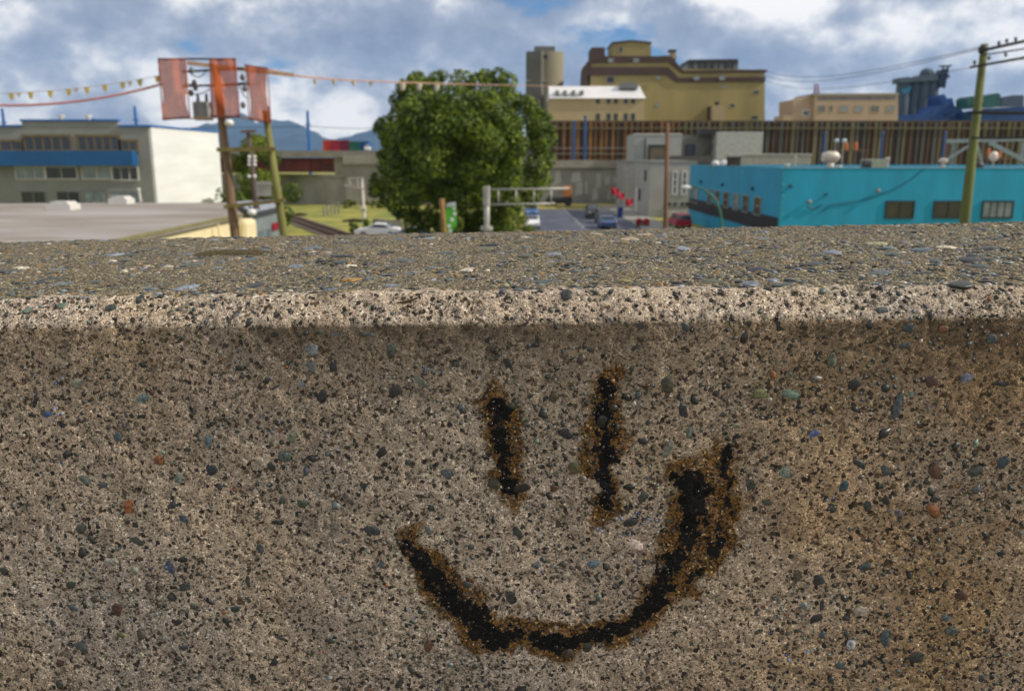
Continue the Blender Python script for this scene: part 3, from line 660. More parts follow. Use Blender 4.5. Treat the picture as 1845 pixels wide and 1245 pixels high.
def caron(name, kind, px, py, rz, c, lab, cat='car', group=None):
    g = G(px, py); g.z = .02; return make_car(name, kind, g, rz, c, lab, cat, group)
gsed = P(681, 407, 86.5); make_car('parked_car', 'sedan', (gsed.x, gsed.y, .012), R(180), (.80, .80, .78), 'white sedan seen side-on left of the big tree')
g2 = G(742, 412, 1.3); make_car('parked_car', 'sedan', (g2.x, g2.y, .012), R(160), (.35, .42, .50), 'pale blue car mostly hidden under the left of the big tree')
caron('parked_car', 'sedan', 958, 411, R(-92), (.80, .80, .80), 'white sedan coming up the road beside the tree', group='cars on the road')
caron('parked_car', 'suv', 957, 392, R(-88), (.04, .12, .30), 'blue car right behind the white sedan on the road', group='cars on the road')
caron('parked_car', 'suv', 1068, 393, R(-90), (.03, .026, .026), 'black van parked beside the road before the grey building', 'van')
caron('parked_car', 'suv', 1087, 402, R(-90), (.05, .045, .05), 'dark charcoal van parked closest behind the small blue car', 'van')
caron('parked_car', 'sedan', 1093, 411, R(90), (.05, .11, .24), 'blue car with red tail lights at the parapet edge of the road')
caron('parked_car', 'suv', 1224, 411, R(92), (.42, .015, .05), 'red car below the grey tower block')
# small loader with orange cab
g = G(1014, 372); e = empty('loader', g, 'small dark loader with orange cab on the verge', 'digger')
MB().box(g.x - 2.4, g.x + 1.6, g.y, g.y + 2, .5, 1.5).build('chassis', M_dark, e, bevel=.2)
MB().box(g.x + .1, g.x + 1.5, g.y + .1, g.y + 1.9, 1.5, 3.3).build('cab', mat('orange_cab', (.5, .19, .05), .4), e, bevel=.15)
MB().prism_y([(g.x - 3.0, .2), (g.x - 1.6, .3), (g.x - 1.7, 1.3), (g.x - 2.4, 1.7)], g.y - .2, g.y + 2.2).build('bucket', M_dark, e)
for s in (-1.6, .9): MB().tube([(g.x + s, g.y - .15, .6), (g.x + s, g.y + .2, .6)], .6, 12).build('wheel', M_dark, e)
# red flags
for k, (px, py, lab) in enumerate([(1108, 343, 'topmost red flag left of the grey tower'), (1118, 351, 'middle red flag between the other two'), (1134, 361, 'lowest red flag, the one nearest the grey tower')]):
    Dk = 112 + k; p = P(px + 4, py, Dk); e = empty('flag', (p.x, Dk, 0), lab, 'flag', 'red flags beside the road')
    MB().tube([(p.x, Dk, 0), (p.x + .3, Dk, p.z)], .035, 6).build('pole', M_metalgrey, e)
    mb = MB()
    for j in range(6):
        for i in range(7):
            u, t = i / 6, j / 5; mb.v.append((p.x + .3 - 1.1 * u, Dk + .15 * math.sin(u * 5 + t * 2), p.z + .1 - t * .75 + .35 * u * (1 if k != 2 else .3) - .2 * t * u))
    for j in range(5):
        for i in range(6): n = j * 7 + i; mb.f.append((n, n + 1, n + 8, n + 7))
    mb.build('cloth', mat('red_cloth', (.45, .01, .03), .8), e, smooth=True)
g = G(1118, 393); e = empty('blue_bin', g, 'blue bin standing under the red flags', 'bin')
MB().box(g.x - .4, g.x + .4, g.y, g.y + .7, 0, 1.3).build('body', mat('bin_blue', (.01, .03, .2), .5), e, bevel=.05); MB().box(g.x - .45, g.x + .45, g.y - .05, g.y + .75, 1.3, 1.42).build('lid', mat('bin_blue', (.01, .03, .2), .5), e)
for k, px in enumerate((1151, 1164)):
    g = G(px, 409); e = empty('flower_tub', g, ('left' if k == 0 else 'right') + ' one of two red flower tubs at the foot of the grey tower', 'planter', 'red flower tubs')
    MB().tube([g, g + Vector((0, 0, .35))], [.3, .42], 10).build('tub', mat('tub', (.2, .12, .08), .8), e)
    crown('flowers', [((g.x, g.y, .6), .42)], 500, .08, [mat('red_petals', (.55, .01, .015), .6)], e, 30 + k)

# ------------------------------------------------------------------ grey tower block and rear parts
DTw = 116.0
xT = X(1170, 340, DTw); xTr = X(1240, 340, DTw); zT = Z(293, DTw)
tw = empty('grey_tower_block', (xT + 3, DTw, 0), 'pale grey block with tall slit windows left of the teal building', 'building')
M_towr = mat('pale_render', (.40, .385, .34), .85, (.34, .325, .29), .4)
MB().box(xT, xTr + 1, DTw, DTw + 14, 0, zT).build('wall', M_towr, tw)
MB().box(xT - .1, xTr + 1.1, DTw - .1, DTw + 14.1, zT, zT + .2).build('coping', M_gray, tw)
for px in (1216, 1233): wpx(tw, px - 2, 311, px + 2, 349, DTw, mull=0, frame=M_white, fw=.22, bars=2)
for px in (1206, 1216, 1229, 1238): wpx(tw, px - 2, 366, px + 2, 371, DTw, mull=0, fw=.06)
x0, x1 = X(1194, 392, DTw), X(1236, 392, DTw)
MB().box(x0, x1, DTw - .12, DTw - .005, 0.1, Z(379, DTw)).build('garage_door', mat('door_white', (.62, .60, .58), .6), tw)
for k in range(3): MB().box(x0, x1, DTw - .16, DTw - .121, .6 + k * .5, .66 + k * .5).build('door_rib', M_towr, tw)
for (y0, y1, z0, z1_) in ((DTw + 3, DTw + 4, 5, 6.2), (DTw + 8, DTw + 9, 2, 3.5)): win(tw, y0, y1, z0, z1_, xT, side=-1, mull=0)
bx('side_door', M_white, tw, xT - .08, xT - .004, DTw + 10.5, DTw + 12.5, .1, 3.6)
lo = empty('grey_low_wing', (X(1136, 340, 134), 134, 0), 'darker grey wing tucked between the mural wall and the tower', 'building')
MB().box(X(1124, 330, 134), X(1236, 330, 134), 134, 144, 0, Z(291, 134)).build('wall', mat('wing_grey', (.33, .32, .285), .9), lo)
MB().box(X(1124, 330, 134) - .1, X(1236, 330, 134), 133.9, 144.1, Z(291, 134), Z(289, 134)).build('coping', M_gray, lo)
DR = 148.0
rb = empty('grey_rear_building', (X(1260, 280, DR), DR, 0), 'boxy grey rear building with open bay rising behind the tower', 'building')
M_rear = mat('rear_grey', (.36, .37, .35), .85, (.31, .32, .30), .4)
MB().box(X(1143, 270, DR), X(1228, 270, DR), DR, DR + 10, 0, Z(242, DR)).build('wall', M_rear, rb)
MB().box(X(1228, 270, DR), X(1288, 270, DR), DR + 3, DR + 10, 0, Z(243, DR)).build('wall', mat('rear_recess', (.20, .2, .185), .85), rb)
MB().box(X(1289, 265, DR), X(1371, 265, DR), DR - 1, DR + 10, 0, Z(238, DR)).build('wall', mat('rear_pale', (.46, .47, .44), .85), rb)
for (a, b2, c, d) in ((1143, 243, 1228, 241),): MB().box(X(a, d, DR) - .1, X(c, d, DR) + .1, DR - .1, DR + .3, Z(b2, DR), Z(d, DR)).build('coping', M_white, rb)
wpx(rb, 1171, 265, 1200, 292, DR, glass=mat('bay_shutter', (.17, .145, .09), .7), mull=0, fw=.35)
wpx(rb, 1237, 263, 1250, 279, DR + 3, mull=0, glass=mat('blue_pane', (.06, .09, .13), .2), fw=.2, bars=1)
q = X(1162, 270, DR); MB().tube([(q, DR - .12, Z(292, DR)), (q, DR - .12, Z(250, DR))], .12, 6).build('pipe', M_dark, rb)
stz = MB()
for k in range(7): stz.box(X(1262, 280, DR) + k * .45, X(1262, 280, DR) + k * .45 + .45, DR + 1, DR + 2.5, Z(292, DR) + k * .55, Z(292, DR) + k * .55 + .12)
stz.build('stair', M_dark, rb)
MB().box(X(1264, 240, DR), X(1290, 240, DR), DR + .5, DR + 3, Z(243, DR), Z(233, DR)).build('roof_plant', M_dark, rb)
MB().box(X(1180, 270, 140), X(1283, 270, 140), 139, 139.2, Z(293, 140), Z(281, 140)).build('railing', mat('railing_dark', (.10, .09, .08), .7), rb)
lw = empty('low_parapet_wall', (X(1415, 285, 128), 128, 0), 'long low pale roof wall behind the teal building', 'wall')
MB().box(X(1335, 285, 128), X(1462, 285, 128), 128, 129, 0, Z(279, 128)).build('wall', mat('pale_wall2', (.38, .36, .31), .85), lw)
MB().box(X(1334, 285, 128), X(1463, 285, 128), 127.9, 129.1, Z(279, 128), Z(277.5, 128)).build('coping', M_white, lw)

# ------------------------------------------------------------------ teal building
DK = 72.0
xk = P(1406, 350, DK).x; zk = Z(304, DK); xkr = 74.0; ykb = 109.0
M_teal = mat('teal_paint', (0.012, 0.33, 0.53), 0.6, (0.012, 0.26, 0.42), 0.5, 0.05, detail=8, stretch=(1, 1, .35))
tl = empty('teal_building', ((xk + xkr) / 2, DK, 0), 'flat-roofed bright teal painted building at right', 'building')
MB().box(xk, xkr, DK, ykb, 0, zk - .35).build('wall', M_teal, tl)
pr = MB(); pr.box(xk, xkr, DK, DK + .4, zk - .345, zk); pr.box(xk, xk + .4, DK + .4, ykb, zk - .345, zk); pr.box(xk + .4, xkr, ykb - .4, ykb, zk - .345, zk)
pr.build('parapet', M_teal, tl)
MB().box(xk + .42, xkr - .02, DK + .42, ykb - .42, zk - .34, zk - .28).build('roof', mat('roof_gravel', (.30, .29, .28), .95, scale=2), tl)
MB().box(xk - .03, xkr, DK - .04, DK + .43, zk + .003, zk + .07).build('coping', mat('teal_pale', (.05, .30, .40), .5), tl)
MB().box(xk - .03, xk + .43, DK + .44, ykb, zk + .003, zk + .07).build('coping', mat('teal_pale', (.05, .30, .40), .5), tl)
M_tint = mat('brown_glass', (.05, .045, .03), .2, (.03, .03, .025), .6, spec=.7)
for (a, c, g, fm) in ((1597, 1644, M_tint, M_dark), (1684, 1732, M_tint, M_dark), (1771, 1822, M_glass_pale, M_dark), (1862, 1910, M_tint, M_dark)):
    wpx(tl, a, 365, c, 391, DK, glass=g, mull=3 if g is M_glass_pale else 1, frame=M_dark, fw=.14)
# side windows: at px positions on the left face
def yat(px, py=350): # depth where the left face is seen at px
    r = ray(px, py); return xk / r.x * r.y
for (a, c, g) in ((1276, 1283, M_tint), (1290, 1297, M_tint), (1305, 1314, M_tint), (1323, 1332, M_glass_pale), (1340, 1350, M_tint), (1361, 1373, M_tint)):
    y0, y1 = yat(c), yat(a); win(tl, y0, y1, Z(386, yat(1367)), Z(357, yat(1367)), xk, side=-1, mull=0, frame=mat('pale_frame', (.3, .35, .3), .6), glass=g, fw=.1, bars=1)
for (a, c) in ((1237, 1246), (1250, 1258)):
    y0, y1 = yat(c), yat(a); win(tl, y0, min(y1, ykb - .3), Z(392, yat(1367)), Z(357, yat(1367)), xk, side=-1, mull=0, frame=MATS['pale_frame'], glass=M_glass_pale, fw=.12)
MB().box(xk - .07, xk - .004, DK + .05, ykb, 1.6, 3.0).build('stripe', mat('charcoal_stripe', (.022, .02, .025), .7), tl)
for (px, py) in ((1263, 325), (1302, 331), (1357, 340)):
    y = yat(px); MB().tube([(xk, y, Z(340, yat(1357))), (xk - .25, y, Z(340, yat(1357)))], .16, 8).build('wall_vent', mat('teal_dark', (.02, .08, .13), .6), tl)
for (px, py, r) in ((1424, 336, .16), (1488, 351, .13)): 
    p = P(px, py, DK); MB().tube([(p.x, DK, p.z), (p.x, DK - .12, p.z)], r, 8).build('wall_vent', MATS['teal_dark'], tl)
# conduit wandering over the front
pts = [P(x, y, DK - .05) for x, y in ((1665, 305), (1640, 325), (1612, 341), (1580, 352), (1555, 361), (1520, 366), (1495, 370), (1484, 380), (1478, 382))]
MB().tube(pts, .035, 6).build('conduit', mat('teal_conduit', (.02, .12, .18), .6), tl)
for (px, py) in ((1582, 344), (1458, 364)):
    p = P(px, py, DK - .2); MB().ball(p, .22, 10, 6, (1, .7, .8)).build('floodlight', mat('flood_body', (.25, .26, .22), .5), tl, smooth=True)
MB().tube([P(1455, 372, DK - .1), P(1466, 377, DK - .1), P(1481, 370, DK - .1)], .06, 6).build('bracket', MATS['teal_conduit'], tl)
# patchy corner bricks
for k in range(12):
    z = 1.2 + k * .5; s = random.uniform(.15, .4)
    MB().box(xk + .1, xk + .1 + s, DK - .03, DK - .002, z, z + .22).build('corner_block', mat('teal_chip', (.06, .36, .45), .6), tl)
for (px, w, lab) in ((1297, 18, 'small white rooftop unit pair at the left of the teal roof'),):
    p = P(px, 294, DK + 24); e = empty('rooftop_unit', (p.x, p.y, zk - .28), lab, 'vent')
    for s in (-.5, .5): MB().ball((p.x + s, p.y, zk + .25), .45, 10, 6, (1, 1, .8)).build('cowl', M_lamp, e, smooth=True); MB().tube([(p.x + s, p.y, zk - .28), (p.x + s, p.y, zk + .1)], .25).build('pipe', M_metalgrey, e)
p = P(1327, 290, DK + 18); e = empty('brick_chimney', (p.x, p.y, zk - .28), 'squat dark chimney box with antenna on the teal roof', 'chimney')
MB().box(p.x - .75, p.x + .45, p.y, p.y + 1.2, zk - .28, zk + 1.0).build('stack', mat('chimney_brown', (.07, .055, .04), .9), e)
MB().box(p.x - .85, p.x + .55, p.y - .1, p.y + 1.3, zk + 1.0, zk + 1.15).build('cap', M_metalgrey, e); MB().tube([(p.x - .1, p.y + .5, zk + 1.15), (p.x - .1, p.y + .5, zk + 2.5)], .06).build('antenna', M_metalgrey, e)
p = P(1497, 290, DK + 5); e = empty('turbine_vent', (p.x, p.y, zk - .28), 'large cream round-hooded vent on the teal roof', 'vent')
cr = mat('cream_metal', (.62, .56, .48), .4, metal=.2)
MB().tube([(p.x, p.y, zk - .28), (p.x, p.y, zk + .5)], .30, 14).build('neck', cr, e, smooth=True)
MB().tube([(p.x - .75, p.y, zk + .95), (p.x - .3, p.y, zk + 1.0), (p.x + .35, p.y, zk + .95), (p.x + .62, p.y, zk + .8)], [.34, .46, .5, .36], 14).build('hood', cr, e, smooth=True)
MB().tube([(p.x - .76, p.y, zk + .95), (p.x - .70, p.y, zk + .95)], .42, 14).build('rim', cr, e)
p = P(1572, 294, DK + 8); e = empty('air_unit', (p.x, p.y, zk - .28), 'pale green boxy air unit with dark fan on the teal roof', 'air conditioner')
MB().box(p.x - .6, p.x + 1.5, p.y, p.y + 1.4, zk - .1, zk + .75).build('cabinet', mat('pale_green_metal', (.30, .36, .25), .5), e, bevel=.06)
MB().tube([(p.x - .9, p.y - .1, zk + .25), (p.x - .3, p.y - .1, zk + .25)], .45, 12).build('fan', M_dark, e); MB().box(p.x - .5, p.x + 1.4, p.y + .1, p.y + 1.2, zk - .28, zk - .1).build('skid', M_dark, e)
for (px, hgt, r, lab) in ((1433, .9, .07, 'thin white pipe on the teal roof left of the hooded vent'), (1418, .25, .16, 'stubby white pipe near the corner of the teal roof'), (1512, .1, .18, 'small white cap beside the hooded vent'), (1598, .8, .14, 'white upright pipe right of the green air unit')):
    p = P(px, 300, DK + 3); e = empty('roof_pipe', (p.x, p.y, zk - .28), lab, 'pipe'); MB().tube([(p.x, p.y, zk - .28), (p.x, p.y, zk + hgt)], r, 8).build('pipe', M_metalgrey, e); MB().tube([(p.x, p.y, zk + hgt), (p.x, p.y, zk + hgt + .12)], r * 1.5, 8).build('cap', M_lamp, e)
p = P(1699, 295, DK + 2); e = empty('mushroom_vent', (p.x, p.y, zk - .28), 'cream mushroom vent near the green pole on the teal roof', 'vent')
MB().tube([(p.x, p.y, zk - .28), (p.x, p.y, zk + .55)], .17, 10).build('pipe', cr, e); MB().tube([(p.x, p.y, zk + .5), (p.x, p.y, zk + .75), (p.x, p.y, zk + .85)], [.36, .36, .12], 12).build('cap', cr, e)
p = P(1762, 295, DK + 4); e = empty('dome_vent', (p.x, p.y, zk - .28), 'black round vent right of the green pole on the teal roof', 'vent')
MB().ball((p.x, p.y, zk + .2), .5, 12, 8, (1.1, 1, .8)).build('dome', M_dark, e, smooth=True); MB().tube([(p.x, p.y, zk - .28), (p.x, p.y, zk)], .4, 10).build('base', M_dark, e)
p = P(1790, 285, DK + 12); e = empty('satellite_dish', (p.x, p.y, zk - .28), 'cream dish on the teal roof by the right edge', 'dish')
MB().tube([(p.x, p.y, zk - .28), (p.x, p.y, zk + .7)], .06).build('stand', M_metalgrey, e); MB().ball((p.x, p.y, zk + 1.0), .55, 12, 8, (.9, .35, .9)).build('bowl', cr, e, smooth=True)

# ------------------------------------------------------------------ poles and lamp, right
e, pa, pb, base = pole('utility_pole', (1774, 80), (1738, 398), 22, .085, .13, mat('green_pole', (.13, .15, .045), .85, (.08, .09, .03), 3, stretch=(1, 1, .2)), 'tall green leaning utility pole at right with crossarms')
for (a, b2, h, D1) in (((1768, 92), (1850, 74), .07, 21.5), ((1770, 100), (1850, 88), .03, 21.5), ((1748, 122), (1850, 104), .06, 21.5)): beam(e, 'crossarm', a, b2, 21.8, D1, h, M_dark)
for (px, py) in ((1800, 77), (1814, 73), (1830, 70), (1756, 112), (1782, 104), (1812, 98)): MB().tube([P(px, py + 5, 21.7), P(px, py - 2, 21.7)], [.03, .04], 7).build('insulator', M_dark, e)
q = P(1771, 90, 22); MB().ball(q, .12, 8, 5).build('cap', M_dark, e)
for (y0, y1) in ((203, 200), (249, 243)):
    o = MB().tube(cat_pts(P(1750, y0, 21.8), P(1990, y1 - 4, 20), .05, 6), .045 if y0 < 220 else .03, 6).build('cable', M_dark, e)
for k, (a, b2, D2, r, lab) in enumerate([((1772, 84), (1370, 124), 90, .010, 'upper thin wire running left from the green pole'), ((1768, 88), (1370, 133), 90, .010, 'middle thin wire running left from the green pole'), ((1750, 122), (1370, 140), 90, .008, 'lowest thin wire running left from the green pole')]):
    pa, pb = P(*a, 22), P(*b2, D2); pts = cat_pts(pa, pb, .8, 24); 
    rr = [r * (1 + 1.6 * t) for t in np.linspace(0, 1, 24)]
    tag(MB().tube(pts, rr, 5).build('overhead_wire', mat('grey_wire', (.12, .12, .13), .6), None, origin=pa), lab, 'wire')
DL = 40
e = empty('street_lamp', (P(1298, 400, DL).x, DL, 0), 'curved green street lamp with white head before the teal building', 'street lamp')
arc = [P(x, y, DL) for x, y in ((1300, 420), (1300, 400), (1297, 380), (1290, 362), (1280, 350), (1268, 342), (1256, 338), (1246, 336))]
MB().tube([Vector((arc[0].x + .05, DL, 0))] + arc, [.10] + [.07, .065, .06, .055, .05, .04, .035, .03], 8).build('arm', mat('lamp_green', (.03, .16, .10), .5), e, smooth=True)
p = P(1236, 338, DL); MB().ball(p, .25, 12, 6, (1, .5, .4)).build('lamp_head', M_lamp, e, smooth=True)
MB().tube([p - Vector((.05, 0, .05)), p + Vector((.28, 0, .03))], .05, 6).build('bracket', M_metalgrey, e)
e, pa, pb, base = pole('utility_pole', (1203, 222), (1199, 408), 58, .13, .17, mat('brown_pole', (.19, .10, .06), .9, (.13, .07, .04), 3), 'thin brown wooden pole in front of the grey tower')

# ------------------------------------------------------------------ timber pile wall
DPW = 205.0
pw = empty('pile_wall', (X(1400, 260, DPW), DPW, 0), 'long wall of rusty vertical piles under the refinery', 'wall')
zt_, zb_ = Z(219, DPW), 0
MB().box(X(960, 260, DPW), X(2100, 260, DPW), DPW, DPW + 1.5, zb_, zt_ - .4).build('sheeting', mat('dark_sheeting', (.11, .075, .055), .95, (.06, .042, .036), .35, stretch=(2.5, 1, .25)), pw)
M_pile = [mat('pile_ochre', (.26, .13, .045), .9, (.13, .065, .03), .8, stretch=(1, 1, .15)), mat('pile_brown', (.14, .085, .05), .9, (.08, .05, .03), .8, stretch=(1, 1, .15)), mat('pile_olive', (.19, .16, .085), .9, (.11, .09, .05), .8, stretch=(1, 1, .15)), mat('pile_grey', (.12, .11, .10), .9, (.07, .065, .06), .8, stretch=(1, 1, .15))]
px = 968
rp = random.Random(4); k = 0
while px < 2080:
    wd = rp.uniform(.35, .6) if k % 2 else rp.uniform(.65, .95)
    mi = rp.choice([0, 0, 1] if px < 1230 else [2, 2, 1, 3]); x0 = X(px, 260, DPW)
    MB().box(x0, x0 + wd, DPW - .55 - rp.uniform(0, .1), DPW, zb_, zt_ - rp.uniform(0, .3)).build('pile', M_pile[mi], pw)
    px += rp.uniform(8.5, 13) ; k += 1
MB().box(X(960, 260, DPW), X(2100, 260, DPW), DPW - .2, DPW + 3, zt_ - .35, zt_ + .15).build('cap_beam', mat('cap_brown', (.12, .09, .06), .9), pw)
MB().box(X(960, 260, DPW), X(2100, 260, DPW), DPW - .95, DPW - .70, Z(233, DPW), Z(230.5, DPW)).build('waling', mat('waling_olive', (.17, .16, .09), .9), pw)
for py in (268, 278): MB().box(X(960, 260, DPW), X(1160, 260, DPW), DPW - .95, DPW - .72, Z(py, DPW), Z(py - 1, DPW)).build('waling', M_metalgrey, pw)
for k, (px, y0, lab) in enumerate([(1034, 220, 'shorter of two bright blue poles before the pile wall'), (1054, 211, 'taller of two bright blue poles before the pile wall'), (1486, 240, 'blue pole before the pile wall above the hooded vent'), (1590, 240, 'blue pole before the pile wall above the green air unit'), (1702, 240, 'blue pole before the pile wall left of the green pole')]):
    Dq = 180; p = P(px, 250, Dq); e = empty('blue_pole', (p.x, Dq, 0), lab, 'pole', 'blue poles before the pile wall')
    MB().tube([(p.x, Dq, 0), (p.x, Dq, Z(y0, Dq))], [.34, .28], 8).build('shaft', mat('pole_blue', (.03, .09, .26), .5), e); MB().ball((p.x, Dq, Z(y0, Dq)), .36, 8, 5).build('cap', MATS['pole_blue'], e)
for k, (px, py, lab) in enumerate([(1524, 264, 'left orange barrel before the pile wall'), (1541, 264, 'right orange barrel before the pile wall'), (1780, 275, 'orange barrel right of the green pole'), (1800, 278, 'orange barrel nearest the right edge')]):
    Dq = 150; p = P(px, py + 6, Dq); e = empty('traffic_barrel', p, lab, 'barrel', 'orange barrels'); om = mat('barrel_orange', (.5, .15, .03), .5)
    MB().tube([p, p + Vector((0, 0, .9))], [.40, .34], 10).build('body', om, e); MB().tube([p + Vector((0, 0, .9)), p + Vector((0, 0, 1.3))], [.32, .2], 10).build('top', om, e)
    # they stand on a raised shelf
sh = empty('raised_walkway', (X(1650, 280, 151), 151, 0), 'raised walkway carrying the orange barrels before the pile wall', 'walkway')
zsh = Z(270, 150)
MB().box(X(1500, 280, 150), X(1562, 280, 150), 149, 152, zsh - .25, zsh - .02).build('deck', M_wood, sh); MB().box(X(1766, 280, 150), X(1850, 280, 150), 149, 152, Z(284, 150) - .25, Z(284, 150) - .02).build('deck', M_wood, sh)
for px in (1502, 1560, 1768, 1846): q = X(px, 280, 150.5); MB().box(q - .15, q + .15, 150, 150.4, 0, (zsh if px < 1700 else Z(284, 150)) - .251).build('leg', M_wood, sh)
for (px, py, lab) in ((1507, 254, 'left round pale blue lamp before the pile wall'), (1521, 254, 'right round white lamp before the pile wall')):
    p = P(px, py, 140); e = empty('area_lamp', (p.x, 140, 0), lab, 'lamp'); MB().ball(p, .42, 10, 6, (1, .6, .8)).build('lamp_head', mat('blue_white', (.5, .62, .75), .4), e, smooth=True); MB().tube([(p.x, 140.3, 0), (p.x, 140.3, p.z)], .1).build('post', M_metalgrey, e)
# pale steel truss at right
e = empty('steel_truss', (X(1770, 270, 95), 95, 0), 'pale blue steel truss legs behind the green pole', 'steel frame'); M_st = mat('pale_steel', (.26, .32, .34), .5)
for (a, b2, h) in (((1706, 255), (1850, 251), .5), ((1782, 257), (1850, 292), .55), ((1748, 262), (1700, 292), .28), ((1760, 262), (1768, 292), .3)): beam(e, 'strut', a, b2, 120, 120, h, M_st, .4)
for px in (1716, 1840): q = X(px, 290, 120.5); MB().box(q - .2, q + .2, 120.3, 120.7, 0, Z(256, 120)).build('leg', M_st, e)

# ------------------------------------------------------------------ refinery
M_ochre = mat('ochre_brick', (.35, .285, .115), .85, (.27, .22, .09), .12, stretch=(1, 1, .3))
M_brown = mat('brown_parapet', (.075, .045, .035), .85, (.06, .038, .03), .2)
DRf = 330.0; TH = 45
def poly(name, m, par, D, pts, dep, off=0.0):
    pp = [P(x, y, D) for x, y in pts]; return MB().prism_y([(p.x, p.z) for p in reversed(pp)], D - off, D + dep).build(name, m, par)
rf = empty('refinery', (X(1210, 200, DRf), DRf, 0), 'huge ochre brick refinery with stepped dark brown parapet bands', 'factory')
base_y = 330
poly('wall', M_ochre, rf, DRf, [(1064, 112), (1205, 100), (1228, 125), (1378, 126), (1378, base_y), (1062, base_y)], TH)
poly('parapet', M_brown, rf, DRf, [(1066, 102), (1209, 102), (1231, 128), (1381, 126), (1381, 131), (1228, 133), (1204, 113), (1064, 115)], TH + .4, .5)
poly('parapet', M_brown, rf, DRf, [(1060, 122), (1204, 122), (1222, 141), (1379, 139), (1378, 148), (1218, 149), (1200, 136), (1060, 137)], .4, .5)
poly('corner_tower', M_brown, rf, DRf - 1, [(1066, 86), (1090, 86), (1090, 103), (1063, 117), (1056, 155), (1050, 155), (1052, 122), (1066, 108)], 14)
poly('penthouse', M_ochre, rf, DRf + 6, [(1104, 76), (1140, 73), (1173, 77), (1173, 104), (1104, 104)], 18)
poly('penthouse_coping', M_brown, rf, DRf + 5.6, [(1103, 76), (1140, 72.5), (1174, 76), (1174, 79), (1140, 75.5), (1103, 79)], 18.8)
poly('chimney', mat('chimney_tan', (.42, .33, .18), .8), rf, DRf + 4, [(1209, 93), (1217, 93), (1219, 108), (1210, 104)], 3)
poly('chimney_cap', M_dark, rf, DRf + 3.6, [(1206, 90), (1219, 90), (1219, 93.5), (1206, 93.5)], 4)
poly('roof_plant', M_dark, rf, DRf + 8, [(1241, 108), (1329, 107), (1331, 114), (1239, 114)], 16)
poly('roof_plant', mat('plant_glass', (.20, .23, .26), .4, (.05, .05, .05), .35), rf, DRf + 8.5, [(1240, 114), (1330, 114), (1330, 125), (1238, 125)], 15)
for px in range(1246, 1330, 12): poly('louvre', M_dark, rf, DRf + 8, [(px, 114), (px + 3, 114), (px + 3, 125), (px, 125)], .4)
for (a, b2, c, d, g) in [(1093, 138, 1107, 151, M_dark), (1116, 85, 1122, 94, M_dark), (1357, 164, 1368, 170, M_dark), (1315, 188, 1324, 194, M_dark), (1096, 106, 1105, 113, M_glass_pale), (1141, 106, 1151, 113, M_glass_pale),
                         (1182, 138, 1190, 143, M_glass_pale), (1250, 137, 1260, 145, M_glass_pale), (1296, 137, 1306, 145, M_glass_pale), (1302, 154, 1309, 160, M_glass_pale), (1181, 186, 1189, 192, M_glass_pale), (1354, 209, 1366, 216, M_dark)]:
    wpx(rf, a + 1, b2 + 1, c - 1, d - 1, DRf - .6 if 100 < b2 < 150 else (DRf + 6 if b2 < 100 else DRf), glass=g, mull=0, frame=M_gray, fw=.25)
poly('stair_tower', mat('tan_stair', (.43, .34, .2), .8), rf, DRf - 8, [(1284, 191), (1305, 190), (1306, 240), (1284, 240)], 8)
poly('ladder', M_dark, rf, DRf - 4, [(1277, 192), (1281, 192), (1281, 220), (1277, 220)], 2)
MB().tube([P(1292, 190, DRf - 5), P(1292, 184, DRf - 5)], .9).build('flue', M_dark, rf)
# silo
DSi = 350.0
si = empty('concrete_silo', (X(982, 150, DSi), DSi, 0), 'grey round twin concrete silo tower left of the refinery', 'silo')
M_silo = mat('silo_concrete', (.30, .265, .18), .9, (.25, .225, .155), .15, stretch=(1, 1, .3))
x0, x1, x2 = X(948, 120, DSi), X(976, 120, DSi), X(1016, 120, DSi)
r1 = (x2 - X(962, 120, DSi)) / 2
MB().tube([(x2 - r1, DSi + 3, 0), (x2 - r1, DSi + 3, Z(94, DSi))], r1, 40).build('drum', M_silo, si)
MB().prism_z([(x0 + 5.9, DSi - 4.5), (x0 + 7.5, DSi - 2), (x0 + 7.5, DSi + 8), (x0, DSi + 8), (x0, DSi - 2.6), (x0 + .8, DSi - 3.3)], 0, Z(95, DSi)).build('drum', mat('silo_painted_shade', (.15, .145, .125), .9, (.12, .115, .10), .15), si)  # left part: darker colour and turned face stand for its shaded side
MB().box(x0 + 3, x0 + 8.5, DSi - 1, DSi + 8, 0, Z(97, DSi)).build('core', mat('silo_dark', (.17, .165, .15), .9), si)
MB().box(X(963, 90, DSi), X(1000, 90, DSi), DSi, DSi + 7, Z(96, DSi), Z(84, DSi)).build('head_house', mat('silo_dark', (.17, .165, .15), .9), si)
MB().box(X(978, 105, DSi), X(985, 105, DSi), DSi - 6.2, DSi - 4.8, Z(109, DSi), Z(103, DSi)).build('hatch', M_dark, si)
MB().box(x0 - .1, X(985, 148, DSi), DSi - 3.5, DSi - 1, Z(148.5, DSi), Z(147, DSi)).build('ledge', M_metalgrey, si)
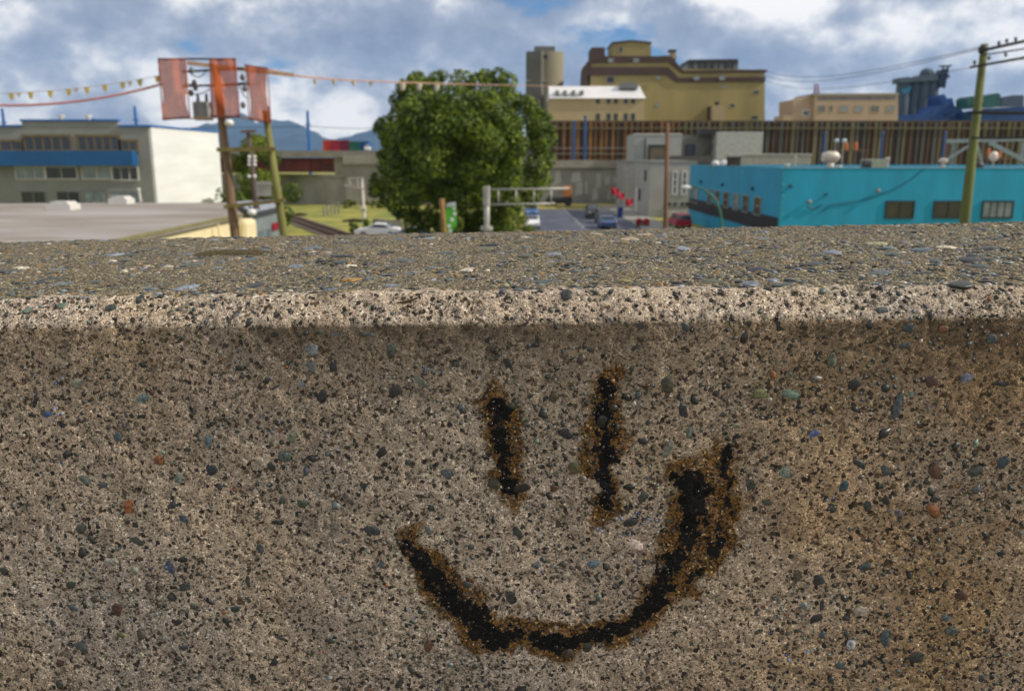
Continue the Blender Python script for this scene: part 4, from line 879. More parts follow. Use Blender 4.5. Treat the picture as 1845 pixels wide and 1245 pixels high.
# white-roofed front building
DWr = 300.0
wr = empty('sugar_store', (X(1076, 180, DWr), DWr, 0), 'long tan store with white roof and small dark windows before the refinery', 'building')
M_tan = mat('tan_render', (.47, .36, .21), .85, (.42, .32, .19), .15)
poly('wall', M_tan, wr, DWr, [(992, 176), (1161, 176), (1161, 300), (992, 300)], 25)
pp = [P(990, 178, DWr), P(1163, 177, DWr)]; zz0 = pp[0].z; zz1 = P(1070, 156, DWr + 8).z
mb = MB(); xa_, xb_ = pp[0].x, pp[1].x
mb.v = [(xa_, DWr - .8, zz0), (xb_, DWr - .8, zz0), (xb_ - 1, DWr + 8, zz1), (xa_, DWr + 8, zz1), (xa_, DWr + 25, zz0), (xb_, DWr + 25, zz0)]
mb.f = [(0, 1, 2, 3), (3, 2, 5, 4), (1, 5, 2), (0, 3, 4), (0, 4, 5, 1)]
mb.build('roof', mat('white_roof', (.68, .67, .66), .5, (.6, .59, .58), .2), wr)
for px in (1004, 1018, 1033, 1048):
    p = P(px, 168, DWr + 2); MB().box(p.x - .55, p.x + .55, DWr - .2, DWr + 5, p.z - .6, p.z + .7).build('dormer', M_gray, wr)
for px in (1077, 1096, 1109, 1127, 1140):
    wpx(wr, px - 2, 180, px + 3, 186, DWr, mull=0, frame=mat('green_frame', (.03, .06, .045), .6), fw=.2); wpx(wr, px - 2, 206, px + 3, 216, DWr, mull=0, frame=MATS['green_frame'], fw=.2)
poly('roof_light', mat('roof_light_grey', (.20, .21, .22), .5), wr, DWr + 4, [(1120, 149), (1147, 149), (1150, 160), (1116, 160)], 4)

# tan long building, right
DTn = 290.0
tn = empty('tan_long_building', (X(1540, 195, DTn), DTn, 0), 'long tan low building with band of green-grey windows at right', 'building')
M_tn = mat('pinkish_render', (.47, .34, .235), .85, (.42, .31, .21), .2)
poly('wall', M_tn, tn, DTn, [(1468, 171), (1618, 170), (1618, 260), (1466, 260)], 18)
poly('wing', M_tn, tn, DTn + 2, [(1429, 180), (1447, 177), (1464, 171), (1467, 171), (1467, 260), (1427, 260)], 15)
poly('porch', M_tn, tn, DTn - 1, [(1411, 209), (1428, 208), (1428, 260), (1411, 260)], 10)
poly('clerestory', mat('clerestory_dark', (.13, .12, .13), .5, (.22, .2, .2), .5), tn, DTn - .08, [(1474, 175), (1614, 174), (1614, 180), (1474, 181)], .06)
poly('coping', M_metalgrey, tn, DTn - .3, [(1465, 169), (1620, 168), (1620, 171), (1465, 172)], 19)
for (a, c, g) in ((1475, 1486, M_glass), (1496, 1499, M_dark), (1514, 1527, M_glass_pale), (1541, 1554, M_glass_pale), (1570, 1583, M_glass), (1599, 1611, M_glass_pale)):
    wpx(tn, a, 192, c, 201, DTn, glass=g, mull=1 if c - a > 8 else 0, frame=mat('tan_frame', (.38, .33, .25), .7), fw=.3, bars=1)
wpx(tn, 1447, 200, 1457, 209, DTn + 2, glass=M_glass, mull=0, frame=M_white, fw=.3)
am = empty('lattice_mast', P(1471, 170, DTn + 5), 'short red lattice mast on the tan building roof', 'mast')
for dx in (-3, 3): seg(am, 'leg', (1471 + dx, 152), (1471 + dx * 1.3, 171), DTn + 5, DTn + 5, .22, .25, mat('mast_red', (.18, .05, .09), .6))
for py in (152, 157, 162, 167): seg(am, 'brace', (1467, py), (1475, py), DTn + 5, DTn + 5, .2, .2, MATS['mast_red'])
am.location = P(1471, 171, DTn + 5)

# blue-grey silos and blue works, far right
DBs = 420.0
bs = empty('blue_grain_silos', (X(1670, 190, DBs), DBs, 0), 'cluster of blue-grey silos with dark conveyor head, far right', 'silo')
M_bg = mat('silo_shade_blue', (.085, .12, .15), .8, (.06, .085, .115), .12)  # blue cast of the shade put into the silos' base colour
for (a, c, y0) in ((1621, 1645, 140), (1644, 1662, 139), (1660, 1680, 138), (1676, 1697, 137)):
    x0, x1 = X(a, 170, DBs), X(c, 170, DBs); r = (x1 - x0) / 2; MB().tube([(x0 + r, DBs + 4, 0), (x0 + r, DBs + 4, Z(y0, DBs))], r, 24).build('drum', M_bg, bs)
poly('top_gallery', M_bg, bs, DBs, [(1621, 141), (1638, 139), (1645, 143), (1658, 136), (1694, 136), (1694, 145), (1621, 150)], 8)
MB().ball(P(1670, 134, DBs + 3), 3.3, 14, 8, (1, 1, .85)).build('dome', M_bg, bs, smooth=True)
poly('conveyor_head', mat('navy_steel', (.03, .045, .09), .7), bs, DBs, [(1690, 136), (1697, 126), (1710, 123), (1708, 140), (1700, 158), (1694, 158)], 5)
for (a, b2) in (((1692, 120), (1714, 119)), ((1700, 120), (1699, 128)), ((1708, 120), (1707, 128)), ((1701, 130), (1711, 140)), ((1704, 145), (1701, 160))): beam(bs, 'boom', a, b2, DBs, DBs, .7, MATS['navy_steel'], .7)
poly('sign_panel', mat('cyan_sign', (.02, .20, .36), .5), bs, DBs - .5, [(1625, 162), (1643, 156), (1637, 168), (1627, 170)], .4)
bw = empty('blue_works', (X(1710, 200, 400), 400, 0), 'low jumbled deep blue port sheds beneath the silos', 'shed')
M_db = mat('deep_blue_cladding', (.014, .07, .27), .6, (.010, .045, .18), .15, stretch=(3, 1, .3))
for (pts, off) in (([(1620, 208), (1672, 205), (1682, 192), (1700, 190), (1700, 260), (1620, 260)], 0), ([(1694, 176), (1702, 170), (1706, 178), (1716, 177), (1720, 192), (1732, 195), (1736, 205), (1736, 260), (1694, 260)], 3), ([(1736, 203), (1780, 196), (1850, 192), (1860, 260), (1736, 260)], -2), ([(1700, 184), (1714, 184), (1714, 206), (1700, 206)], 0)):
    poly('shed', M_db, bw, 400 + off, pts, 12)
gw = empty('green_hopper_building', (X(1780, 190, 390), 390, 0), 'pair of dark green sheds behind the green pole', 'shed'); M_gn = mat('sea_green', (.015, .115, .11), .6, (.01, .075, .075), .2)
poly('shed', M_gn, gw, 390, [(1743, 179), (1749, 174), (1766, 174), (1766, 195), (1743, 196)], 10); poly('shed', M_gn, gw, 388, [(1772, 173), (1798, 168), (1803, 172), (1803, 193), (1772, 194)], 10)
poly('pipe_rack', mat('slate_blue', (.06, .09, .16), .6), gw, 389, [(1805, 176), (1826, 172), (1845, 172), (1845, 192), (1804, 193)], 4)

# ================================================================== THE PARAPET (foreground)
YAW, TILT = R(5.0), R(1.56)
O = P(922, 564, 0.5)
RM = (Matrix.Rotation(-YAW, 4, 'Z') @ Matrix.Rotation(-TILT, 4, 'Y'))
WM = Matrix.Translation(O) @ RM; WI = WM.inverted()
def loc_hit(px, py, axis, val):        # where the view ray meets local plane
    o = WI @ Vector((0, 0, H)); d = RM.inverted().to_3x3() @ ray(px, py)
    t = (val - o[axis]) / d[axis]; return o + d * t
CH = 0.0114
WB = loc_hit(922, 418, 2, CH).y        # where the top ends
print('top ends at', WB)
def hash2(ix, iy, seed):
    h = (ix.astype(np.int64) * 374761393 + iy.astype(np.int64) * 668265263 + seed * 974634777) & 0xffffffff
    h = ((h ^ (h >> 13)) * 1274126177) & 0xffffffff
    return ((h ^ (h >> 16)) & 0xffffff) / float(0xffffff)
def vn(u, w, s, seed):
    x, y = u / s, w / s; ix, iy = np.floor(x), np.floor(y); fx, fy = x - ix, y - iy
    fx = fx * fx * (3 - 2 * fx); fy = fy * fy * (3 - 2 * fy)
    a, b, c, d = hash2(ix, iy, seed), hash2(ix + 1, iy, seed), hash2(ix, iy + 1, seed), hash2(ix + 1, iy + 1, seed)
    return (a * (1 - fx) + b * fx) * (1 - fy) + (c * (1 - fx) + d * fx) * fy
def fbm(u, w, s, seed, n=4):
    r = 0; a = 1; t = 0
    for i in range(n): r = r + a * vn(u, w, s, seed + i); t += a; a *= .55; s /= 2.03
    return r / t
# columns
core = np.arange(-.5, .5, .0012); ext = []; x = .5; st = .0013
while x < 7.0: x += st; st *= 1.035; ext.append(x)
U = np.concatenate([-np.array(ext[::-1]), core, np.array(ext)])
# profile parameter: list of (v, w, nv, nw, arc)
prof = []; arc_ = 0
for w_ in [-1.15, -.9, -.7, -.6, -.5, -.44, -.42, -.40]: prof.append((0, w_, -1, 0))
for w_ in np.arange(-.38, -.0083, .0012): prof.append((0, w_, -1, 0))
RAD = .012
for t in np.linspace(0, 1, 5): a = R(45) * t; c = RAD; prof.append((c * (1 - math.cos(a)), -.0080 + c * math.sin(a), -math.cos(a), math.sin(a)))
v0, w0 = prof[-1][0], prof[-1][1]
for t in np.linspace(0, 1, 11)[1:]: prof.append((v0 + (CH - v0 - .0012) * t, w0 + (CH - .0018 - w0) * t, -.7, .7))
v0, w0 = prof[-1][0], prof[-1][1]
for t in np.linspace(0, 1, 5)[1:]: a = R(45) + R(45) * t; prof.append((v0 + .0042 * t, w0 + (CH - w0) * math.sin(t * math.pi / 2), -math.cos(a), math.sin(a)))
v0 = prof[-1][0]; v_ = v0; st = .0014
while v_ < WB - .004: v_ += st; st = min(st * 1.012, .0032); prof.append((v_, CH, 0, 1))
for t in np.linspace(0, 1, 6)[1:]: a = R(90) * t; prof.append((WB + .008 * math.sin(a), CH - .008 * (1 - math.cos(a)), math.sin(a), math.cos(a)))
for w_ in (-.03, -.1, -.3, -.7, -1.15): prof.append((WB + .008, w_, 1, 0))
PR = np.array(prof); seglen = np.r_[0, np.hypot(np.diff(PR[:, 0]), np.diff(PR[:, 1]))]; S = np.cumsum(seglen)
i0 = np.argmin(abs(PR[:, 1] + .0083) + 10 * (PR[:, 0] > .0001)); S = S - S[i0]      # 0 at the face's top
UU, SS = np.meshgrid(U, S)
nr, nc = UU.shape
# the drawn strokes, in face coordinates
K = 0.5 / 1515.0
def stroke(pts):
    out = []
    for px, py, r in pts: h = loc_hit(px, py, 1, 0.0); out.append((h.x, h.z, r * K))
    return out
eyeL = stroke([(893, 728, 10), (902, 750, 15), (902, 770, 15), (900, 792, 12), (904, 812, 11), (907, 838, 10), (912, 860, 7), (915, 882, 5)])
eyeR = stroke([(1094, 694, 8), (1096, 715, 13), (1091, 740, 13), (1092, 765, 9), (1094, 790, 12), (1092, 812, 10), (1086, 834, 11), (1090, 860, 4), (1092, 885, 5), (1088, 914, 7)])
mouth = stroke([(742, 984, 7), (760, 1010, 14), (776, 1036, 19), (798, 1062, 21), (822, 1086, 21), (850, 1108, 23), (868, 1130, 27), (882, 1152, 22), (918, 1142, 15), (950, 1146, 14), (985, 1156, 19), (1012, 1158, 18), (1050, 1149, 11), (1095, 1142, 11), (1128, 1132, 15), (1152, 1108, 12), (1178, 1088, 15), (1192, 1058, 15), (1206, 1028, 14), (1224, 992, 15), (1240, 960, 18), (1248, 925, 21), (1250, 890, 23), (1242, 862, 22)])
streak = stroke([(1308, 822, 4), (1306, 846, 1), (1311, 875, 1), (1312, 920, 4), (1306, 958, 1), (1290, 988, 5), (1264, 1022, 4), (1238, 1046, 1)])
halo = stroke([(1266, 868, 46), (1274, 930, 46), (1262, 985, 36), (1232, 1035, 24)])
def sdf(u, w, st):                      # signed distance / radius field
    best = np.full(u.shape, 9.0)
    for (a, b_, ra), (c, d_, rc) in zip(st[:-1], st[1:]):
        dx, dy = c - a, d_ - b_; t = np.clip(((u - a) * dx + (w - b_) * dy) / (dx * dx + dy * dy), 0, 1)
        dist = np.hypot(u - a - dx * t, w - b_ - dy * t) - (ra + (rc - ra) * t); best = np.minimum(best, dist)
    return best
ALL = [eyeL, eyeR, mouth, streak]
def soot_fields(u, w):
    dd = np.minimum.reduce([sdf(u, w, s) for s in ALL]); dh = np.minimum(dd - .0052, sdf(u, w, halo) - .003)
    n1 = fbm(u, w, .0055, 11, 5); n2 = fbm(u, w, .0125, 23, 4)
    tar = np.clip(.5 - (dd - .0012 + (n1 - .5) * .0150 + (fbm(u, w, .011, 131, 3) - .5) * .009) / .0042, 0, 1)
    tar = np.maximum(tar * (.55 + .6 * fbm(u, w, .008, 211, 3)), .30 * np.clip(-sdf(u, w, halo) / .006, 0, 1))
    rust = np.clip(1 - (dh + (n2 - .5) * .022) / .0095, 0, 1)
    return tar, rust
PV = PR[:, 0][:, None] * np.ones((1, nc)); PW = PR[:, 1][:, None] * np.ones((1, nc))
face = (PR[:, 0] < 1e-6)[:, None] * np.ones((1, nc)); 
tar, rust = soot_fields(UU, PW); tar *= face; rust *= face
topm = np.clip((PV - .0165 + (fbm(UU, SS, .03, 41) - .5) * .030 + (fbm(UU, SS, .005, 43) - .5) * .012) / .008, 0, 1)
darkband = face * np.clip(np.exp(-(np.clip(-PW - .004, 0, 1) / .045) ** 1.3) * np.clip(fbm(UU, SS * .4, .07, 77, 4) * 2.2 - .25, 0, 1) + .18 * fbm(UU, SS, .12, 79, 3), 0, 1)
# relief: pits and sand
n_f = fbm(UU, SS, .0032, 5, 3); n_c = fbm(UU, SS, .045, 6, 3); n_m = fbm(UU, SS, .011, 8, 3)
fine = np.clip((.72 - abs(UU)) / .22, 0, 1); pit = np.clip((.37 - n_f) / .10, 0, 1) * fine; n_m = .5 + (n_m - .5) * fine
h = -.0010 * pit + (n_m - .5) * .0014 + (n_c - .5) * .0022 + np.exp(-((SS - .006) / .012) ** 2) * ((n_m - .5) * .0016 + (n_f - .5) * .0014 * fine)
h += topm * ((fbm(UU, SS, .0075, 51, 3) - .5) * .0042) * fine
h += tar * fbm(UU, SS, .004, 61, 3) * .0004
fade = np.clip((7.0 - abs(UU)) / 5, .2, 1)
endm = np.ones(nr); endm[:8] = 0; endm[-5:] = .3
h = h * endm[:, None]
NV, NW = PR[:, 2][:, None], PR[:, 3][:, None]; nl = np.hypot(NV, NW)
# a blow hole in the bevel
hh = loc_hit(1549, 521, 2, CH * .85); dh_ = np.hypot((UU - hh.x) / 1.6, (PV - hh.y)); hole = np.exp(-(dh_ / .0034) ** 4) * (PW > 0); h -= .0075 * hole; pit = np.maximum(pit, hole)
CO = np.stack([UU, PV + NV / nl * h, PW + NW / nl * h], -1).reshape(-1, 3)
idx = np.arange(nr * nc).reshape(nr, nc)
F = np.stack([idx[:-1, :-1], idx[:-1, 1:], idx[1:, 1:], idx[1:, :-1]], -1).reshape(-1, 4)
me = bpy.data.meshes.new('coping_concrete'); me.vertices.add(len(CO)); me.vertices.foreach_set('co', CO.ravel())
me.loops.add(F.size); me.loops.foreach_set('vertex_index', F.ravel()); me.polygons.add(len(F)); me.polygons.foreach_set('loop_start', np.arange(len(F)) * 4)
me.polygons.foreach_set('loop_total', np.full(len(F), 4)); me.polygons.foreach_set('use_smooth', np.ones(len(F), bool)); me.update()
at = me.attributes.new('marks', 'FLOAT_COLOR', 'POINT')
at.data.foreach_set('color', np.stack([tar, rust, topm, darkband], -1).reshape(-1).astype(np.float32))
at = me.attributes.new('pit_shade_dirt', 'FLOAT_COLOR', 'POINT')
at.data.foreach_set('color', np.stack([pit * endm[:, None], n_m, np.clip((np.clip((UU - .02) / .26, 0, 1) * .8 * np.clip((1.0 - UU) / .5, .25, 1) + np.clip((-.16 - UU) / .3, 0, .5) * np.clip(1 + PW / .15, 0, 1)) * (fbm(UU, SS, .09, 301, 4) * 2.4 - .35), 0, 1) * face, np.ones_like(n_m)], -1).reshape(-1).astype(np.float32))

def concrete_material():
    m = bpy.data.materials.new('exposed_aggregate_concrete'); m.use_nodes = True; nt = m.node_tree; N = nt.nodes.new; L = nt.links.new
    b = nt.nodes['Principled BSDF']; t = N('ShaderNodeTexCoord')
    def mixc(f, a, c, typ='MIX'):
        n = N('ShaderNodeMix'); n.data_type = 'RGBA'; n.blend_type = typ
        for s, v in ((0, f), (6, a), (7, c)):
            if isinstance(v, (int, float)): n.inputs[s].default_value = v
            elif isinstance(v, tuple): n.inputs[s].default_value = (*v, 1)
            else: L(v, n.inputs[s])
        return n.outputs[2]
    def ramp(src, stops, interp='LINEAR'):
        n = N('ShaderNodeValToRGB'); n.color_ramp.interpolation = interp; e = n.color_ramp.elements
        while len(e) < len(stops): e.new(.5)
        for q, (p, c) in zip(e, stops): q.position = p; q.color = (*c, 1)
        L(src, n.inputs[0]); return n.outputs[0]
    def noi(s, d=4, r=.6):
        n = N('ShaderNodeTexNoise'); n.inputs['Scale'].default_value = s; n.inputs['Detail'].default_value = d; n.inputs['Roughness'].default_value = r
        L(t.outputs['Object'], n.inputs['Vector']); return n.outputs['Fac']
    def vor(s, out='Color'):
        n = N('ShaderNodeTexVoronoi'); n.inputs['Scale'].default_value = s; L(t.outputs['Object'], n.inputs['Vector']); return n.outputs[out]
    def m2(op, a, c, clamp=True):
        n = N('ShaderNodeMath'); n.operation = op; n.use_clamp = clamp
        for i, v in enumerate((a, c)):
            if isinstance(v, (int, float)): n.inputs[i].default_value = v
            else: L(v, n.inputs[i])
        return n.outputs[0]
    A = N('ShaderNodeAttribute'); A.attribute_name = 'marks'; sp = N('ShaderNodeSeparateColor'); L(A.outputs['Color'], sp.inputs[0])
    B = N('ShaderNodeAttribute'); B.attribute_name = 'pit_shade_dirt'; sb = N('ShaderNodeSeparateColor'); L(B.outputs['Color'], sb.inputs[0])
    g1 = N('ShaderNodeSeparateColor'); L(vor(820), g1.inputs[0])
    sand = ramp(g1.outputs[0], [(0, (.08, .07, .055)), (.05, (.22, .185, .145)), (.13, (.43, .35, .265)), (.50, (.52, .425, .325)), (.80, (.61, .505, .395)), (.94, (.85, .77, .64))], 'CONSTANT')
    g2 = N('ShaderNodeSeparateColor'); L(vor(430), g2.inputs[0])
    grit = ramp(g2.outputs[1], [(0, (.035, .033, .03)), (.05, (.12, .085, .055)), (.085, (.9, .9, .9))], 'CONSTANT')
    gm = ramp(g2.outputs[1], [(0, (1, 1, 1)), (.085, (0, 0, 0))], 'CONSTANT')
    big = ramp(noi(9, 5), [(.35, (.82, .80, .78)), (.65, (1.08, 1.06, 1.02))])
    c = mixc(1.0, sand, big, 'MULTIPLY'); c = mixc(gm, c, grit)
    warm = ramp(noi(5, 3), [(.42, (0, 0, 0)), (.62, (1, 1, 1))]); c = mixc(m2('MULTIPLY', warm, .3), c, (.95, .84, .66), 'MULTIPLY'); c = mixc(m2('MULTIPLY', sb.outputs[2], .9), c, (.86, .68, .44), 'MULTIPLY')
    topcol = ramp(g1.outputs[1], [(0, (.014, .014, .012)), (.22, (.06, .052, .026)), (.42, (.12, .10, .048)), (.60, (.065, .072, .064)), (.74, (.22, .165, .07)), (.90, (.42, .36, .25))], 'CONSTANT')
    c = mixc(m2('MULTIPLY', sp.outputs[2], .85), c, topcol)
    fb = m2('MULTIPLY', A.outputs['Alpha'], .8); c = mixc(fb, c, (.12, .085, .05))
    pore = ramp(noi(820, 3, .55), [(.395, (1, 1, 1)), (.45, (0, 0, 0))]); gate = ramp(noi(55, 3, .6), [(.30, (.35, .35, .35)), (.62, (1, 1, 1))])
    c = mixc(m2('MULTIPLY', m2('MULTIPLY', pore, gate), .88), c, (.045, .034, .024))  # dark of the tiny pores put into the colour, without relief
    c = mixc(m2('MULTIPLY', sb.outputs[0], .42), c, (.05, .04, .03)); cool = ramp(noi(6.5, 4), [(.46, (0, 0, 0)), (.6, (1, 1, 1))]); c = mixc(m2('MULTIPLY', cool, .4), c, (.80, .90, 1.04), 'MULTIPLY')  # pits and blow hole also coloured darker, like shade in the hollows
    rustc = ramp(g1.outputs[2], [(0, (.022, .013, .007)), (.26, (.095, .049, .013)), (.64, (.20, .098, .021)), (.965, (.5, .36, .18))], 'CONSTANT')
    rf_ = m2('MULTIPLY', m2('SUBTRACT', m2('MULTIPLY', sp.outputs[1], 1.5, False), m2('ADD', m2('MULTIPLY', g2.outputs[2], .45, False), m2('MULTIPLY', noi(70, 4, .65), 1.0, False), False), False), 1.4); c = mixc(m2('MULTIPLY', rf_, .97), c, rustc)
    te = m2('MULTIPLY', m2('SUBTRACT', m2('MULTIPLY', sp.outputs[0], 1.5, False), m2('ADD', m2('MULTIPLY', g2.outputs[0], .75, False), m2('MULTIPLY', noi(260, 3, .6), .45, False), False), False), 3.2)
    c = mixc(te, c, (.004, .004, .004))
    L(c, b.inputs['Base Color'])
    ro = N('ShaderNodeMapRange'); L(te, ro.inputs[0]); ro.inputs[3].default_value = .85; ro.inputs[4].default_value = .6; L(ro.outputs[0], b.inputs['Roughness'])
    b.inputs['Specular IOR Level'].default_value = .18
    bu = N('ShaderNodeBump'); bu.inputs['Strength'].default_value = 1.0; bu.inputs['Distance'].default_value = .0007
    hsum = m2('ADD', m2('MULTIPLY', noi(700, 5, .7), .8, False), m2('MULTIPLY', vor(900, 'Distance'), -.6, False), False); L(hsum, bu.inputs['Height']); L(bu.outputs[0], b.inputs['Normal'])
    return m
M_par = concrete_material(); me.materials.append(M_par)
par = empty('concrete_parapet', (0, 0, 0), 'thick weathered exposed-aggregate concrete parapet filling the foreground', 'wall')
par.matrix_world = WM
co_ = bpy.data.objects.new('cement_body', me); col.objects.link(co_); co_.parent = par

# pebbles
def stone_mat():
    m = bpy.data.materials.new('pebble_stone'); m.use_nodes = True; nt = m.node_tree; N = nt.nodes.new; L = nt.links.new; b = nt.nodes['Principled BSDF']
    A = N('ShaderNodeAttribute'); A.attribute_name = 'stone'; oi = N('ShaderNodeObjectInfo'); mu = N('ShaderNodeMix'); mu.data_type = 'RGBA'; mu.blend_type = 'MULTIPLY'; mu.inputs[0].default_value = 1
    L(A.outputs['Color'], mu.inputs[6]); L(oi.outputs['Color'], mu.inputs[7])
    g = N('ShaderNodeNewGeometry'); n = N('ShaderNodeTexNoise'); n.inputs['Scale'].default_value = 420; n.inputs['Detail'].default_value = 5; n.inputs['Roughness'].default_value = .7; L(g.outputs['Position'], n.inputs['Vector'])
    r = N('ShaderNodeValToRGB'); r.color_ramp.elements[0].position = .36; r.color_ramp.elements[1].position = .66; r.color_ramp.elements[0].color = (.35, .35, .35, 1); r.color_ramp.elements[1].color = (1.75, 1.7, 1.6, 1); L(n.outputs[0], r.inputs[0])
    m2_ = N('ShaderNodeMix'); m2_.data_type = 'RGBA'; m2_.blend_type = 'MULTIPLY'; m2_.inputs[0].default_value = 1; L(mu.outputs[2], m2_.inputs[6]); L(r.outputs[0], m2_.inputs[7]); L(m2_.outputs[2], b.inputs['Base Color'])
    mr = N('ShaderNodeMapRange'); L(n.outputs[0], mr.inputs[0]); mr.inputs[1].default_value = .3; mr.inputs[2].default_value = .7; mr.inputs[3].default_value = .32; mr.inputs[4].default_value = .62; L(mr.outputs[0], b.inputs['Roughness'])
    bu = N('ShaderNodeBump'); bu.inputs['Strength'].default_value = .5; bu.inputs['Distance'].default_value = .0004; L(n.outputs[0], bu.inputs['Height']); L(bu.outputs[0], b.inputs['Normal'])
    return m
M_stone = stone_mat()
def ico(sub, jit, seed):
    bm = bmesh.new(); bmesh.ops.create_icosphere(bm, subdivisions=sub, radius=1); rr = np.random.RandomState(seed)
    v = np.array([p.co[:] for p in bm.verts]); f = np.array([[q.index for q in p.verts] for p in bm.faces]); bm.free()
    k = 1 + jit * np.array([mnoise.noise(Vector(p * 1.1 + seed * 3.7)) for p in v]); v = v * k[:, None]
    for _ in range(5):                 # a few flat facets, as on broken stone
        n = rr.normal(size=3); n /= np.linalg.norm(n); d = v @ n; lim = rr.uniform(.6, .85); v = v - np.clip(d - lim, 0, 9)[:, None] * n
    return v, f
SH2 = [ico(2, .55, k) for k in range(14)]; SH1 = [ico(1, .5, 40 + k) for k in range(12)]
_pal_face = [((.018, .019, .018), 22), ((.028, .032, .028), 22), ((.045, .05, .04), 14), ((.05, .06, .065), 9), ((.07, .06, .045), 7), ((.06, .03, .018), 5), ((.10, .12, .12), 6), ((.16, .15, .12), 4), ((.18, .07, .025), 2), ((.36, .32, .26), 2), ((.12, .16, .13), 3), ((.13, .12, .05), 3)]
_pal_top = [((.030, .034, .028), 16), ((.055, .065, .064), 18), ((.095, .115, .125), 15), ((.14, .165, .20), 8), ((.085, .076, .036), 18), ((.14, .11, .045), 12), ((.27, .23, .14), 7), ((.20, .11, .02), 5), ((.40, .36, .29), 4), ((.013, .013, .013), 12)]
def pick(rs, pal, n):
    w = np.array([p[1] for p in pal], float); i = rs.choice(len(pal), n, p=w / w.sum()); c = np.array([p[0] for p in pal])[i]
    return c * rs.uniform(.75, 1.3, (n, 1)) * rs.uniform(.92, 1.08, (n, 3))
def surf(u, s):
    """local point, normal for strip coordinate s (0 at the face top)"""
    v = np.interp(s, S, PR[:, 0]); w = np.interp(s, S, PR[:, 1]); nv = np.interp(s, S, PR[:, 2]); nw = np.interp(s, S, PR[:, 3]); l = np.hypot(nv, nw)
    return np.stack([u, v, w], -1), np.stack([np.zeros_like(u), nv / l, nw / l], -1)
rs = np.random.RandomState(21)
S_top0 = np.interp(CH * .98, PR[:len(PR) - 10, 1], S[:len(S) - 10]) if False else S[np.argmax(PR[:, 1] > CH * .97)]
S_end = S[np.argmax(PR[:, 0] > WB)]
def scatter(n, s0, s1, um, rlo, rhi, power, occupied, gap=.9):
    u = rs.uniform(-um, um, n); s = rs.uniform(s0, s1, n); r = rlo + (rhi - rlo) * rs.rand(n) ** power; o = np.argsort(-r); u, s, r = u[o], s[o], r[o]
    keep = []; cell = .006
    for i in range(n):
        cx, cy = int(u[i] // cell), int(s[i] // cell); ok = True
        R_ = 2 if r[i] < .004 else 3
        for a in range(cx - R_, cx + R_ + 1):
            for c in range(cy - R_, cy + R_ + 1):
                for (uu, s2, r2) in occupied.get((a, c), ()):
                    if (uu - u[i]) ** 2 + (s2 - s[i]) ** 2 < ((r2 + r[i]) * gap) ** 2: ok = False; break
                if not ok: break
            if not ok: break
        if ok: occupied.setdefault((cx, cy), []).append((u[i], s[i], r[i])); keep.append(i)
    return u[keep], s[keep], r[keep]
occ = {}
